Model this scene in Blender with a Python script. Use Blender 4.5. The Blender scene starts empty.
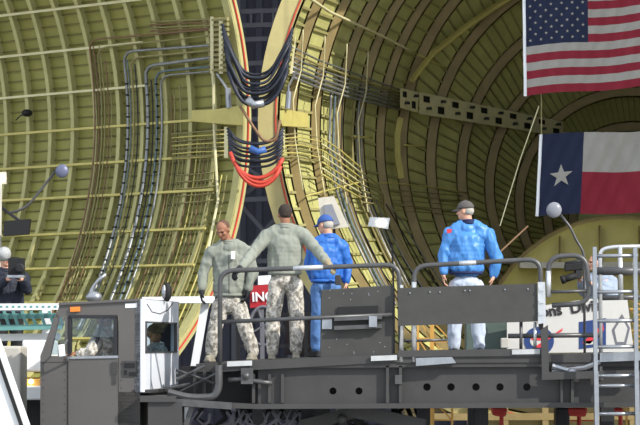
import bpy, bmesh, math, random
from mathutils import Vector, Matrix, noise
random.seed(7)
S = bpy.context.scene
COL = S.collection
PI = math.pi
# ------------------------------------------------------------------ camera frame
F = 2580.0; ZC = 3.07; TH = math.atan((345 - 212.5) / F)
CT, ST = math.cos(TH), math.sin(TH)
def V(px, py, Y):
    a = (px - 320) / F; b = (212.5 - py) / F
    dx, dy, dz = a, CT - b * ST, ST + b * CT
    t = Y / dy
    return Vector((dx * t, Y, ZC + dz * t))
def proj(p):
    x, y, z = p[0], p[1], p[2] - ZC
    d = y * CT + z * ST; u = -y * ST + z * CT
    return 320 + F * x / d, 212.5 - F * u / d
cam = bpy.data.cameras.new('camera'); camo = bpy.data.objects.new('camera', cam); COL.objects.link(camo)
cam.sensor_width = 36; cam.lens = 36 * F / 640; cam.clip_end = 500
camo.location = (0, 0, ZC); camo.rotation_euler = (PI / 2 + TH, 0, 0)
S.camera = camo
# ------------------------------------------------------------------ materials
def lin(c):
    r = []
    for v in c:
        v /= 255.0
        r.append(v / 12.92 if v <= .04045 else ((v + .055) / 1.055) ** 2.4)
    return (*r, 1)
MATS = {}
def mat(name, col, rough=.6, metal=0., var=.18, scale=6., bump=0., emit=0., spec=.4, stretch=(1, 1, 1)):
    if name in MATS: return MATS[name]
    m = bpy.data.materials.new(name); m.use_nodes = True
    nt = m.node_tree; n = nt.nodes; l = nt.links; b = n['Principled BSDF']
    b.inputs['Roughness'].default_value = rough; b.inputs['Metallic'].default_value = metal
    b.inputs['Specular IOR Level'].default_value = spec
    c = lin(col); b.inputs['Base Color'].default_value = c
    if var or bump:
        tc = n.new('ShaderNodeTexCoord'); mp = n.new('ShaderNodeMapping'); l.new(tc.outputs['Object'], mp.inputs['Vector'])
        mp.inputs['Scale'].default_value = stretch
        nz = n.new('ShaderNodeTexNoise'); nz.inputs['Scale'].default_value = scale; nz.inputs['Detail'].default_value = 6
        nz.inputs['Roughness'].default_value = .65
        l.new(mp.outputs['Vector'], nz.inputs['Vector'])
    if var:
        r = n.new('ShaderNodeValToRGB'); r.color_ramp.elements[0].position = .3; r.color_ramp.elements[1].position = .7
        r.color_ramp.elements[0].color = tuple([x * (1 - var) for x in c[:3]] + [1])
        r.color_ramp.elements[1].color = tuple([min(1, x * (1 + var)) for x in c[:3]] + [1])
        l.new(nz.outputs['Fac'], r.inputs['Fac']); l.new(r.outputs['Color'], b.inputs['Base Color'])
    if bump:
        bp = n.new('ShaderNodeBump'); bp.inputs['Strength'].default_value = bump; bp.inputs['Distance'].default_value = .02
        l.new(nz.outputs['Fac'], bp.inputs['Height']); l.new(bp.outputs['Normal'], b.inputs['Normal'])
    if emit:
        b.inputs['Emission Color'].default_value = c; b.inputs['Emission Strength'].default_value = emit
    MATS[name] = m
    return m
def camo_mat(name, cols, scale=14):
    m = bpy.data.materials.new(name); m.use_nodes = True
    nt = m.node_tree; n = nt.nodes; l = nt.links; b = n['Principled BSDF']; b.inputs['Roughness'].default_value = .85
    tc = n.new('ShaderNodeTexCoord'); vo = n.new('ShaderNodeTexVoronoi'); vo.distance = 'CHEBYCHEV'; vo.inputs['Scale'].default_value = 60
    nz = n.new('ShaderNodeTexNoise'); nz.inputs['Scale'].default_value = scale; nz.inputs['Detail'].default_value = 3
    l.new(tc.outputs['Object'], vo.inputs['Vector']); l.new(vo.outputs['Position'], nz.inputs['Vector'])
    r = n.new('ShaderNodeValToRGB'); r.color_ramp.interpolation = 'CONSTANT'
    e = r.color_ramp.elements; pos = [0, .42, .5, .58]
    e[0].position = 0; e[0].color = lin(cols[0]); e[1].position = pos[1]; e[1].color = lin(cols[1])
    for k in (2, 3):
        q = e.new(pos[k]); q.color = lin(cols[k])
    l.new(nz.outputs['Fac'], r.inputs['Fac']); l.new(r.outputs['Color'], b.inputs['Base Color'])
    MATS[name] = m; return m
def glass_mat(name, tint=(225, 235, 240), gl=.16):
    m = bpy.data.materials.new(name); m.use_nodes = True
    nt = m.node_tree; n = nt.nodes; l = nt.links; n.remove(n['Principled BSDF'])
    tr = n.new('ShaderNodeBsdfTransparent'); tr.inputs['Color'].default_value = lin(tint)
    g = n.new('ShaderNodeBsdfGlossy'); g.inputs['Roughness'].default_value = .03
    mx = n.new('ShaderNodeMixShader'); mx.inputs['Fac'].default_value = gl
    l.new(tr.outputs[0], mx.inputs[1]); l.new(g.outputs[0], mx.inputs[2]); l.new(mx.outputs[0], n['Material Output'].inputs['Surface'])
    MATS[name] = m; return m
M_NSKIN = mat('primer_nose', (142, 139, 74), .6, .0, .16, 1.6)
M_NFRAME = mat('primer_frame_pale', (172, 167, 114), .55, 0, .12, 3)
M_FSKIN = mat('primer_fuselage', (184, 182, 118), .55, .0, .16, 1.8)
M_FFRAME = mat('primer_frame_olive', (146, 128, 86), .6, 0, .18, 3)
M_YEL = mat('primer_yellow', (188, 176, 104), .55, 0, .12, 3)
M_STR = mat('stringer_primer', (112, 106, 58), .6, 0, .15, 5)
M_BAR = mat('bar_cream', (208, 200, 158), .5, 0, .1, 5)
M_ALU = mat('aluminium', (158, 161, 166), .32, .75, .12, 12)
M_CONDUIT = mat('conduit_silver', (136, 138, 138), .4, .5, .25, 16)
M_TEAL = mat('conduit_blue', (98, 112, 116), .5, .2, .25, 16)
M_BROWN = mat('wire_brown', (120, 92, 66), .6, 0, .2, 14)
M_OLIVEW = mat('wire_olive', (136, 128, 84), .6, 0, .2, 14)
M_BLK = mat('cable_black', (34, 38, 50), .45, 0, .2, 14)
M_RED = mat('cable_red', (190, 66, 50), .5, 0, .15, 10)
M_BLUEC = mat('cable_blue', (60, 96, 160), .5, 0, .1, 10)
M_DGREY = mat('loader_grey', (62, 61, 61), .55, .1, .16, 2.2, bump=.05)
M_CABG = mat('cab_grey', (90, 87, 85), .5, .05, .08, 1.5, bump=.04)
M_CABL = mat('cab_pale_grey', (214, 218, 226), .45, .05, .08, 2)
M_PANEL = mat('panel_dark', (60, 60, 58), .6, 0, .14, 5, bump=.05)
M_RAIL = mat('rail_grey', (84, 84, 85), .4, .4, .2, 8)
M_WORN = mat('rail_worn_silver', (200, 202, 204), .3, .7, .12, 14)
M_RUB = mat('rubber_black', (24, 24, 26), .7, 0, .1, 8)
M_WHITE = mat('white_paint', (226, 228, 230), .5, 0, .06, 4)
M_TEALP = mat('teal_paint', (98, 148, 146), .5, 0, .12, 4)
M_ORANGE = mat('amber_lens', (240, 130, 50), .3, 0, .05, 8)
M_LATT = mat('ladder_amber', (196, 150, 76), .5, 0, .12, 6)
M_GREENP = mat('panel_green_grey', (78, 92, 86), .6, 0, .1, 4)
M_BEIGE = mat('crate_beige', (180, 176, 168), .6, 0, .08, 4)
M_DARK = mat('dark_steel', (44, 44, 48), .6, .2, .2, 4)
M_WALL = mat('hangar_wall', (84, 84, 98), .85, 0, .2, .6, stretch=(1, 1, .1))
M_TRUSS = mat('hangar_truss', (104, 104, 112), .7, 0, .12, 2)
M_GROUND = mat('concrete', (150, 148, 142), .85, 0, .12, .8, bump=.1)
M_ROOF = mat('hangar_roof', (120, 120, 118), .85, 0, .1, .8)
M_GLASS = glass_mat('window_glass', gl=.06)
M_RIM = mat('rim_cream', (176, 164, 112), .55, 0, .12, 3)
M_SKIN = mat('skin_brown', (150, 104, 80), .55, 0, .08, 20)
M_SKINP = mat('skin_pale', (206, 156, 132), .5, 0, .07, 20)
M_EYE = mat('eye_dark', (40, 28, 24), .4, 0, 0)
M_LIP = mat('lip', (140, 82, 70), .5, 0, 0)
M_HAIRD = mat('hair_dark', (52, 42, 36), .8, 0, .3, 60, bump=.4)
M_HAIRG = mat('hair_grey', (170, 166, 158), .8, 0, .25, 60, bump=.4)
M_SAGE = mat('fleece_sage', (134, 138, 128), .95, 0, .1, 14, bump=.25)
M_BLUEJ = mat('jacket_blue', (70, 130, 196), .42, 0, .08, 8, bump=.1)
M_NAVY = mat('navy_knit', (28, 40, 78), .8, 0, .1, 20)
M_BLUED = mat('jacket_royal', (46, 104, 186), .5, 0, .08, 8, bump=.1)
M_JEANP = mat('denim_pale', (182, 192, 208), .8, 0, .14, 9, bump=.15)
M_JEAN = mat('denim_blue', (84, 122, 176), .8, 0, .16, 9, bump=.15)
M_CAMO = camo_mat('camo_grey', [(122, 117, 108), (166, 160, 150), (196, 191, 182), (146, 141, 134)])
M_GLOVE = mat('glove_black', (30, 30, 34), .7, 0, .15, 20)
M_GLOVET = mat('glove_tan', (150, 138, 112), .8, 0, .12, 20)
M_BOOT = mat('boot_sage', (140, 134, 120), .8, 0, .14, 16)
M_CAPG = mat('cap_charcoal', (84, 80, 78), .8, 0, .15, 20)
M_CAPB = mat('cap_blue', (50, 84, 150), .75, 0, .1, 20)
M_JBLK = mat('jacket_navy_black', (36, 40, 54), .7, 0, .15, 10, bump=.2)
M_SHIRT = mat('shirt_grey_blue', (146, 158, 176), .8, 0, .1, 12, bump=.1)
M_FUR = mat('fur_grey', (182, 184, 184), .95, 0, .3, 90, bump=1.)
M_FLW = mat('flag_white_shaded', (146, 142, 134), .85, 0, .05, 20)  # all three flag cloth colours darkened to stand in for shade
M_FLR = mat('flag_red_shaded', (122, 24, 40), .85, 0, .07, 20)
M_FLB = mat('flag_blue_shaded', (22, 30, 56), .85, 0, .07, 20)
M_SIGNR = mat('sign_red', (168, 34, 44), .6, 0, .06, 10)
M_PAPER = mat('banner_white', (196, 194, 190), .7, 0, .04, 6)
M_INK = mat('ink_black', (44, 38, 40), .7, 0, 0)
M_INKB = mat('ink_blue', (38, 62, 116), .7, 0, .1, 12)
M_INKR = mat('ink_red', (206, 56, 66), .7, 0, .05, 12)
M_LAMPG = mat('lamp_lens', (128, 130, 138), .25, 0, .05, 8)
M_WARM = mat('lamp_glow', (255, 236, 200), .5, 0, 0, emit=6)
M_RWASTE = mat('red_paint', (170, 48, 44), .55, 0, .15, 8)
# ------------------------------------------------------------------ objects
def thing(name, label, cat, loc, group=None):
    o = bpy.data.objects.new(name, None); COL.objects.link(o); o.location = loc
    o.empty_display_size = .2
    o['label'] = label; o['category'] = cat
    if group: o['group'] = group
    return o
def wloc(o):
    v = Vector(o.location)
    while o.parent: o = o.parent; v += Vector(o.location)
    return v
def link_mesh(name, me, mats, parent=None, label=None, smooth=False):
    if not isinstance(mats, (list, tuple)): mats = [mats]
    for m in mats: me.materials.append(m)
    o = bpy.data.objects.new(name, me); COL.objects.link(o)
    if parent is not None:
        w = wloc(parent); me.transform(Matrix.Translation(-w)); o.parent = parent
    else:
        xs = [v.co.x for v in me.vertices]; ys = [v.co.y for v in me.vertices]; zs = [v.co.z for v in me.vertices]
        b = Vector(((min(xs) + max(xs)) / 2, (min(ys) + max(ys)) / 2, min(zs)))
        me.transform(Matrix.Translation(-b)); o.location = b
    if smooth:
        for p in me.polygons: p.use_smooth = True
    if label: o['label'] = label
    return o
def tag(o, label, cat, group=None, kind=None):
    o['label'] = label; o['category'] = cat
    if group: o['group'] = group
    if kind: o['kind'] = kind
    return o
class MB:
    def __init__(s): s.bm = bmesh.new()
    def quadstrip(s, rings, closed=True, cap=True, mi=0):
        n = len(rings[0]); vs = [[s.bm.verts.new(p) for p in r] for r in rings]
        for a, b in zip(vs[:-1], vs[1:]):
            for i in range(n if closed else n - 1):
                j = (i + 1) % n
                f = s.bm.faces.new((a[i], a[j], b[j], b[i])); f.material_index = mi
        if cap and closed and n > 2:
            f = s.bm.faces.new(vs[0][::-1]); f.material_index = mi
            f = s.bm.faces.new(vs[-1]); f.material_index = mi
        return s
    def box(s, a, b, mi=0, M=None):
        a, b = Vector(a), Vector(b)
        r = [[Vector((x, y, z)) for x, y in ((a.x, a.y), (b.x, a.y), (b.x, b.y), (a.x, b.y))] for z in (a.z, b.z)]
        if M is not None: r = [[M @ p for p in q] for q in r]
        return s.quadstrip(r, mi=mi)
    def pprism(s, poly, Y0, Y1, mi=0):     # outline given on the plane Y0, pushed back to Y1
        f = [V(x, y, Y0) for x, y in poly]
        return s.quadstrip([f, [p + Vector((0, Y1 - Y0, 0)) for p in f]], mi=mi)
    def pbox(s, x0, y0, x1, y1, Y0, Y1, mi=0):
        return s.pprism([(x0, y0), (x1, y0), (x1, y1), (x0, y1)], Y0, Y1, mi)
    def tube(s, pts, r, seg=8, mi=0, closed=False, r1=None):
        pts = [Vector(p) for p in pts]; n = len(pts); rings = []
        T = []
        for i in range(n):
            a = pts[i - 1] if (i or closed) else pts[i]; b = pts[(i + 1) % n] if (i < n - 1 or closed) else pts[i]
            T.append((b - a).normalized())
        u = T[0].orthogonal().normalized()
        for i in range(n):
            u = (u - T[i] * u.dot(T[i])).normalized(); w = T[i].cross(u)
            rr = r if r1 is None else r + (r1 - r) * i / (n - 1)
            rings.append([pts[i] + (u * math.cos(2 * PI * k / seg) + w * math.sin(2 * PI * k / seg)) * rr for k in range(seg)])
        if closed: rings.append(rings[0])
        return s.quadstrip(rings, cap=not closed, mi=mi)
    def beam(s, p0, p1, w, h, mi=0, up=Vector((0, 0, 1))):
        p0, p1 = Vector(p0), Vector(p1); d = (p1 - p0).normalized()
        if abs(d.dot(up)) > .98: up = Vector((0, 1, 0))
        a = d.cross(up).normalized() * w / 2; b = a.cross(d).normalized() * h / 2
        return s.quadstrip([[q + a + b, q - a + b, q - a - b, q + a - b] for q in (p0, p1)], mi=mi)
    def ell(s, c, r, M=None, seg=14, mi=0):
        c = Vector(c); R = []
        for i in range(1, seg // 2):
            t = PI * i / (seg // 2)
            R.append([Vector((r[0] * math.sin(t) * math.cos(2 * PI * k / seg), r[1] * math.sin(t) * math.sin(2 * PI * k / seg), -r[2] * math.cos(t))) for k in range(seg)])
        R = [[Vector((0, 0, -r[2]))] * 0 or q for q in R]
        if M is not None: R = [[M @ p for p in q] for q in R]; top = M @ Vector((0, 0, r[2])); bot = M @ Vector((0, 0, -r[2]))
        else: top = Vector((0, 0, r[2])); bot = Vector((0, 0, -r[2]))
        vs = [[s.bm.verts.new(p + c) for p in q] for q in R]
        for a, b in zip(vs[:-1], vs[1:]):
            for i in range(seg):
                f = s.bm.faces.new((a[i], a[(i + 1) % seg], b[(i + 1) % seg], b[i])); f.material_index = mi
        vb = s.bm.verts.new(bot + c); vt = s.bm.verts.new(top + c)
        for i in range(seg):
            f = s.bm.faces.new((vb, vs[0][(i + 1) % seg], vs[0][i])); f.material_index = mi
            f = s.bm.faces.new((vt, vs[-1][i], vs[-1][(i + 1) % seg])); f.material_index = mi
        return s
    def cap(s, p0, p1, r0, r1, seg=12):
        p0, p1 = Vector(p0), Vector(p1); d = p1 - p0
        if d.length < 1e-5: d = Vector((0, 0, 1e-4))
        T = d.normalized(); u = T.orthogonal().normalized(); w = T.cross(u); rings = []
        for k in range(1, 4): a = PI / 2 * (1 - k / 4); rings.append((p0 - T * r0 * math.sin(a), r0 * math.cos(a)))
        for k in range(5): rings.append((p0 + d * k / 4, r0 + (r1 - r0) * k / 4))
        for k in range(1, 4): a = PI / 2 * k / 4; rings.append((p1 + T * r1 * math.sin(a), r1 * math.cos(a)))
        return s.quadstrip([[c + (u * math.cos(2 * PI * k / seg) + w * math.sin(2 * PI * k / seg)) * r for k in range(seg)] for c, r in rings])
    def add(s, me, mi=0):
        n0 = len(s.bm.faces); s.bm.from_mesh(me); s.bm.faces.ensure_lookup_table()
        for f in s.bm.faces[n0:]: f.material_index = mi
        return s
    def mesh(s, name='m', fix=True):
        if fix: bmesh.ops.recalc_face_normals(s.bm, faces=s.bm.faces)
        me = bpy.data.meshes.new(name); s.bm.to_mesh(me); s.bm.free(); return me
    def build(s, name, mats, parent=None, label=None, smooth=False, bevel=0, fix=True):
        o = link_mesh(name, s.mesh(name, fix), mats, parent, label, smooth)
        if bevel:
            b = o.modifiers.new('bevel', 'BEVEL'); b.width = bevel; b.segments = 2; b.limit_method = 'ANGLE'
        return o
def split_build(s, name, mats, parent, label=None, smooth=False, bevel=0):
    bm = s.bm; bm.verts.ensure_lookup_table(); seen = set(); out = []
    for v in bm.verts:
        if v in seen: continue
        st_, isl = [v], []
        seen.add(v)
        while st_:
            a = st_.pop(); isl.append(a)
            for e in a.link_edges:
                b = e.other_vert(a)
                if b not in seen: seen.add(b); st_.append(b)
        n = MB(); mp = {a: n.bm.verts.new(a.co) for a in isl}
        for f in {f for a in isl for f in a.link_faces}:
            g = n.bm.faces.new([mp[a] for a in f.verts]); g.material_index = f.material_index
        out.append(n.build(name, mats, parent, label, smooth, bevel))
    return out
MB.each = split_build
def fillet(pts, r, n=5):
    pts = [Vector(p) for p in pts]; out = [pts[0]]
    for a, b, c in zip(pts[:-2], pts[1:-1], pts[2:]):
        d1 = (a - b); d2 = (c - b); q = min(r, d1.length * .49, d2.length * .49)
        s = b + d1.normalized() * q; e = b + d2.normalized() * q
        for k in range(n + 1):
            t = k / n; out.append(s * (1 - t) ** 2 + b * 2 * t * (1 - t) + e * t * t)
    out.append(pts[-1]); return out
def structure(o): o['kind'] = 'structure'; return o
def text_mesh(txt, size, shear=0, extrude=.002, bold=0):
    c = bpy.data.curves.new('t', 'FONT'); c.body = txt; c.size = size; c.extrude = extrude; c.shear = shear; c.offset = bold
    c.align_x = 'CENTER'; c.align_y = 'CENTER'
    o = bpy.data.objects.new('t', c); COL.objects.link(o)
    me = bpy.data.meshes.new_from_object(o.evaluated_get(bpy.context.evaluated_depsgraph_get()))
    bpy.data.objects.remove(o); return me
# ------------------------------------------------------------------ setting
structure(MB().box((-60, -10, -.2), (60, 90, 0)).build('floor', M_GROUND))
w = MB().box((-60, 80, 0), (60, 80.4, 26))
for k in range(240): w.box((-60 + k * .5, 79.88, 0), (-59.8 + k * .5, 80, 26))
structure(w.build('wall_back', M_WALL))
structure(MB().box((-60, 40.5, 18), (60, 81, 18.4)).build('ceiling', M_ROOF))
YT = 66
def truss(xs, name, label):
    t = thing(name, label, 'truss', V(262, 345, YT))
    m = MB()
    for x in (236, 292): m.beam(V(x, -60, YT), Vector((V(x, 345, YT).x, YT, 0)), .22, .22)
    m.each('post', M_TRUSS, t)
    m = MB()
    for y in (12, 26, 40, 64, 120, 160, 200, 262): m.beam(V(232, y, YT), V(296, y - 2, YT), .1, .12)
    m.each('crossbar', M_TRUSS, t)
    m = MB()
    for y0, y1 in ((160, 200), (200, 262), (262, 340)): m.beam(V(236, y0, YT + .1), V(292, y1, YT + .1), .1, .1); m.beam(V(292, y0, YT + .3), V(236, y1, YT + .3), .1, .1)
    for k in range(5): m.beam(V(240 + 11 * k, 12, YT), V(240 + 11 * k, 26, YT), .05, .05)
    m.each('diagonal_brace', M_TRUSS, t)
truss(0, 'lattice_tower', 'grey steel lattice tower seen through the gap between the two shell halves')
# ------------------------------------------------------------------ aircraft nose (left shell)
H0 = V(246, 120, 38.0); NR = 4.62
UD = Vector((.64, .768, 0)); AD = Vector((-.768, .64, 0)); NS = .5; ZZ = Vector((0, 0, 1))
def npt(i, t, inset=0., off=0.):
    taper = .0
    R = NR - inset
    c = H0 + AD * (NS * i + off) - UD * NR
    return c + (UD * math.cos(t) + ZZ * math.sin(t)) * R
RT = [(575,120,313),(585,124,299),(597,128,287),(606,133,273),(615,138,261),(627,144,252),(639,150,243),(633,162,208),(630,172,174),(626,187,142),(631,203,117),(634,213,92),(636,220,68)]
RY0 = 38.1; RDY = 1.1
RC = []
for k, (cx, cy, r) in enumerate(RT):
    Y = RY0 + RDY * k; c = V(cx, cy, Y); RC.append((c, abs(V(cx + r, cy, Y).x - c.x)))
def fpt(k, t, inset=0., off=0.):
    k = max(0, min(len(RC) - 1.0001, k)); i = int(k); f = k - i
    c = RC[i][0].lerp(RC[i + 1][0], f); r = RC[i][1] * (1 - f) + RC[i + 1][1] * f
    return c + Vector((math.cos(t), 0, math.sin(t))) * (r - inset) + Vector((0, off, 0))
def invert(fn, px, py, inset, g):
    a, t = g
    for _ in range(14):
        x0, y0 = proj(fn(a, t, inset)); e = 1e-3
        xa, ya = proj(fn(a + e, t, inset)); xt, yt = proj(fn(a, t + e, inset))
        A, B, C, D = (xa - x0) / e, (xt - x0) / e, (ya - y0) / e, (yt - y0) / e
        det = A * D - B * C
        if abs(det) < 1e-6: break
        rx, ry = px - x0, py - y0
        da = (rx * D - ry * B) / det; dt = (A * ry - C * rx) / det
        a += max(-1, min(1, da)); t += max(-.2, min(.2, dt))
    return a, t
def nP(px, py, inset):
    a, t = invert(npt, px, py, inset, ((246 - px) / 26, (120 - py) / 310)); return npt(a, t, inset)
def fP(px, py, inset):
    g = min(11.5, max(0.2, (px - 262) / 24)); a, t = invert(fpt, px, py, inset, (g, PI + (py - 150) / 240)); return fpt(a, t, inset)
def subdiv(pts, n=4):
    out = []
    for a, b in zip(pts[:-1], pts[1:]):
        for k in range(n): out.append((a[0] + (b[0] - a[0]) * k / n, a[1] + (b[1] - a[1]) * k / n))
    out.append(pts[-1]); return out
def sweep(mb, fn, i, ts, in0, in1, o0, o1, mi=0):
    return mb.quadstrip([[fn(i, t, in0, o0), fn(i, t, in1, o0), fn(i, t, in1, o1), fn(i, t, in0, o1)] for t in ts], mi=mi)
def frange(a, b, n): return [a + (b - a) * k / n for k in range(n + 1)]
D = math.radians
nose = thing('aircraft_nose', 'hinged yellow-green aircraft nose shell with pale vertical frames, left of the central gap', 'aircraft nose', (H0.x - 3, 37, .0))
TS = frange(D(-78), D(82), 90); NI = 15
m = MB()
m.quadstrip([[npt(i, t, 0), npt(i, t, -.05)] for i in [0] for t in TS], closed=False)
for sgn, ins in ((1, 0.), (-1, -.05)):
    m.quadstrip([[npt(NI, t, ins), npt(0, t, ins)] for t in TS], closed=False)
for k in range(78):      # thin skin stiffeners between the main bars
    t = D(-76) + D(2.02) * k
    m.quadstrip([[npt(i, t, 0), npt(i, t, .026), npt(i, t + .004, .026), npt(i, t + .004, 0)] for i in (0, NI)], mi=1)
m.build('skin', [M_NSKIN, M_STR], nose, fix=False)
for i in range(NI + 1):
    m = MB()
    if i == 0:
        sweep(m, npt, 0, TS, -.05, .12, -.06, .0)
        sweep(m, npt, 0, TS, .1, .13, -.06, .07)
    else:
        sweep(m, npt, i, TS, 0, .12, -.015, .015)
        sweep(m, npt, i, TS, .105, .13, -.036, .036)
    m.build('frame' if i else 'rim_frame', M_NFRAME, nose)
m = MB(); m.tube([npt(0, t, .03, -.075) for t in TS], .014, 6)
m.build('rim_seal', M_RED, nose, label='red sealing strip along the edge of the nose shell')
for y in (-28, 12, 54, 96, 133, 168, 200, 236, 270, 304, 340):   # long horizontal bars crossing the frames
    a, t = invert(npt, 40, y, .14, (8, (120 - y) / 310))
    m = MB(); e = 3.2 if y in (12,) else (3.6 if y in (54, 96) else .8)
    m.quadstrip([[npt(i, t, .13), npt(i, t, .16), npt(i, t + .008, .16), npt(i, t + .008, .13)] for i in (e, NI)])
    m.build('stringer', M_BAR if y < 130 else M_YEL, nose)
def nrib(x0, y): return x0 - (y - 122) ** 2 / (1000 if y < 122 else 850)
def npipe(pts, r, m_, inset=.17, name='conduit'):
    return MB().tube([nP(x, y, inset) for x, y in subdiv(pts, 3)], r, 6).build(name, m_, nose, smooth=True)
def nvert(x0, y0, y1, step=20):
    n = max(2, int((y1 - y0) / step)); return [(nrib(x0, y), y) for y in frange(y0, y1, n)]
for x0, ytop, xr, yr, r, mm in ((95, 44, 215, 29, .014, M_BROWN), (102, 52, 215, 35, .012, M_OLIVEW), (128, 56, 216, 45, .022, M_CONDUIT), (134, 62, 216, 50, .016, M_OLIVEW),
                                (148, 70, 216, 57, .028, M_CONDUIT), (157, 76, 216, 66, .02, M_TEAL), (162, 80, 216, 71, .016, M_CONDUIT)):
    v = nvert(x0, ytop + 8, 330)[::-1]
    xt = nrib(x0, ytop)
    npipe(v + [(xt + 1, ytop + 2), (xt + 4, ytop - 3), (xt + 9, ytop - 5), (xr, yr)], r, mm)
for x0, y0, y1, r, mm in ((99, 46, 330, .01, M_BROWN), (105, 46, 330, .012, M_OLIVEW), (109, 60, 330, .01, M_BROWN), (153, 80, 330, .012, M_DARK), (138, 64, 330, .01, M_DARK), (131, 60, 330, .012, M_TEAL),
                          (181, 84, 330, .012, M_OLIVEW), (185, 132, 335, .012, M_OLIVEW), (202, 138, 340, .014, M_OLIVEW), (206, 138, 350, .012, M_BROWN),
                          (210, 140, 350, .01, M_OLIVEW), (198, 136, 345, .012, M_YEL), (175, 90, 330, .011, M_OLIVEW), (225, 175, 360, .012, M_YEL), (230, 175, 360, .01, M_OLIVEW)):
    npipe(nvert(x0, y0, y1), r, mm, .13 if x0 > 170 else .16)
for j in range(7): npipe([(172, 134 + 4 * j), (196, 132 + 4 * j), (224, 130 + 4.2 * j)], .011, M_YEL if j % 2 else M_OLIVEW, .17)
for j in range(4): npipe([(150, 22 + 3 * j), (190, 20 + 3 * j), (216, 19 + 3 * j)], .011, M_BROWN if j % 2 else M_OLIVEW, .16)
for j in range(5): npipe([(176, 175 + 7 * j), (196, 174 + 7 * j), (214, 172 + 7 * j)], .009, M_OLIVEW, .15)
for x0, y0, y1, r, mm in ((193, 150, 345, .009, M_BROWN), (188, 160, 340, .009, M_OLIVEW), (172, 96, 330, .009, M_BROWN), (215, 160, 350, .01, M_OLIVEW), (112, 64, 320, .008, M_OLIVEW), (178, 120, 330, .008, M_DARK)):
    npipe(nvert(x0, y0, y1), r, mm, .14)
# clamps on the conduits
for x0 in (128, 148, 158):
    for y in range(84, 300, 11):
        m = MB(); c = nP(nrib(x0, y), y, .17); m.ell(c, (.034, .034, .018), seg=8)
        m.build('pipe_clamp', M_RUB, nose)
# terminal plates at the hinge
def strip_plate(fn_, xs, y0, y1, name, m_, par, ins=.24, w=2.2):
    m = MB(); a = fn_(xs - w, y0, ins); b = fn_(xs + w, y0, ins); c = fn_(xs + w, y1, ins); d = fn_(xs - w, y1, ins)
    o = Vector((0, -.05, 0)); m.quadstrip([[a, b, c, d], [a + o, b + o, c + o, d + o]]); return m.build(name, m_, par)
strip_plate(nP, 212, 17, 74, 'terminal_plate', M_BAR, nose, .2, 1.6); strip_plate(nP, 221, 18, 74, 'terminal_plate', M_BAR, nose, .24, 2.)
strip_plate(nP, 226, 127, 158, 'terminal_plate', M_BAR, nose, .24, 1.8)
m = MB()
for j in range(11): m.tube([nP(210, 20 + 5 * j, .2), nP(228, 19 + 5.1 * j, .3)], .03, 6)
m.each('cable_connector', M_OLIVEW, nose)
m = MB()
f0 = [nP(192, 111, .2), nP(216, 110, .25), nP(243, 106, .3), nP(243, 126, .3), nP(216, 124, .25), nP(192, 122, .2)]
m.quadstrip([f0, [p + Vector((0, -.12, 0)) for p in f0]]); m.build('hinge_arm', M_YEL, nose)
m = MB(); m.tube([nP(217, 74, .3), nP(224, 84, .34), nP(229, 92, .36)], .02, 6); m.tube([nP(228, 88, .36), nP(229, 108, .36)], .045, 8)
m.each('latch_actuator', M_ALU, nose)
m = MB(); m.tube([nP(213, 74, .3), nP(214, 130, .3), nP(218, 200, .3), nP(207, 255, .3)], .02, 6); m.build('guide_rod', M_BAR, nose)

# ------------------------------------------------------------------ aircraft fuselage (right shell)
fus = thing('aircraft_fuselage', 'open yellow-green aircraft fuselage barrel with olive ring frames, right of the central gap', 'aircraft fuselage', (RC[0][0].x, 44, 0))
TF = frange(0, 2 * PI, 120); NK = len(RC) - 1
m = MB()
m.quadstrip([[fpt(k, t) for t in TF] for k in range(NK + 1)], closed=False)
m.quadstrip([[fpt(k, t, -.06) for t in TF] for k in range(NK + 1)], closed=False)
c, r = RC[-1]
m.quadstrip([[fpt(NK, t, 0) for t in TF[:-1]], [fpt(NK, t, r * .99) for t in TF[:-1]]], cap=False)
for k in range(110):
    t = 2 * PI * k / 110
    kk = list(range(0, NK + 1))
    m.quadstrip([[fpt(q, t, 0), fpt(q, t, .04), fpt(q, t + .009, .04), fpt(q, t + .009, 0)] for q in kk], mi=1)
m.build('skin', [M_FSKIN, mat('stringer_pale', (156, 150, 100), .6, 0, .12, 5)], fus, fix=False)
for k in range(NK + 1):
    m = MB()
    if k == 0:
        sweep(m, fpt, 0, TF, -.06, .26, -.05, .03); sweep(m, fpt, 0, TF, .23, .26, -.05, .14)
    else:
        d = .17 if k < 6 else .2
        sweep(m, fpt, k, TF, 0, d, -.02, .02)
        sweep(m, fpt, k, TF, d - .02, d, -.02, .09)
        sweep(m, fpt, k, TF, 0, .02, -.02, .12)
    m.build('frame' if k else 'rim_frame', M_RIM if k == 0 else M_FFRAME, fus)
m = MB(); m.tube([fpt(0, t, .2, -.065) for t in TF[:-1]], .013, 6, closed=True)
m.build('rim_seal', M_RED, fus, label='red sealing strip along the edge of the barrel')
def fpipe(pts, r, m_, inset=.22, name='conduit', par=None, n=3):
    return MB().tube([fP(x, y, inset) for x, y in subdiv(pts, n)], r, 6).build(name, m_, par or fus, smooth=True)
fpipe([(300, -8), (330, 12), (380, 35), (417, 54)], .024, M_BAR, .22, 'stringer')
fpipe([(417, 54), (445, 68)], .02, M_YEL, .2, 'stringer')
fpipe([(352, 136), (372, 138)], .02, M_YEL, .2, 'stringer'); fpipe([(404, 145), (424, 147)], .02, M_YEL, .2, 'stringer')
fpipe([(306, 196), (360, 182), (392, 183), (440, 188), (466, 193)], .014, M_YEL, .22, 'stringer')
for j in range(7):
    fpipe([(292, 47 + 5.0 * j), (318, 60 + 4.6 * j), (345, 70 + 4.3 * j), (400, 90 + 3.3 * j)], .024 if j > 3 else .016, M_CONDUIT if j != 1 else M_OLIVEW, .24)
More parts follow.
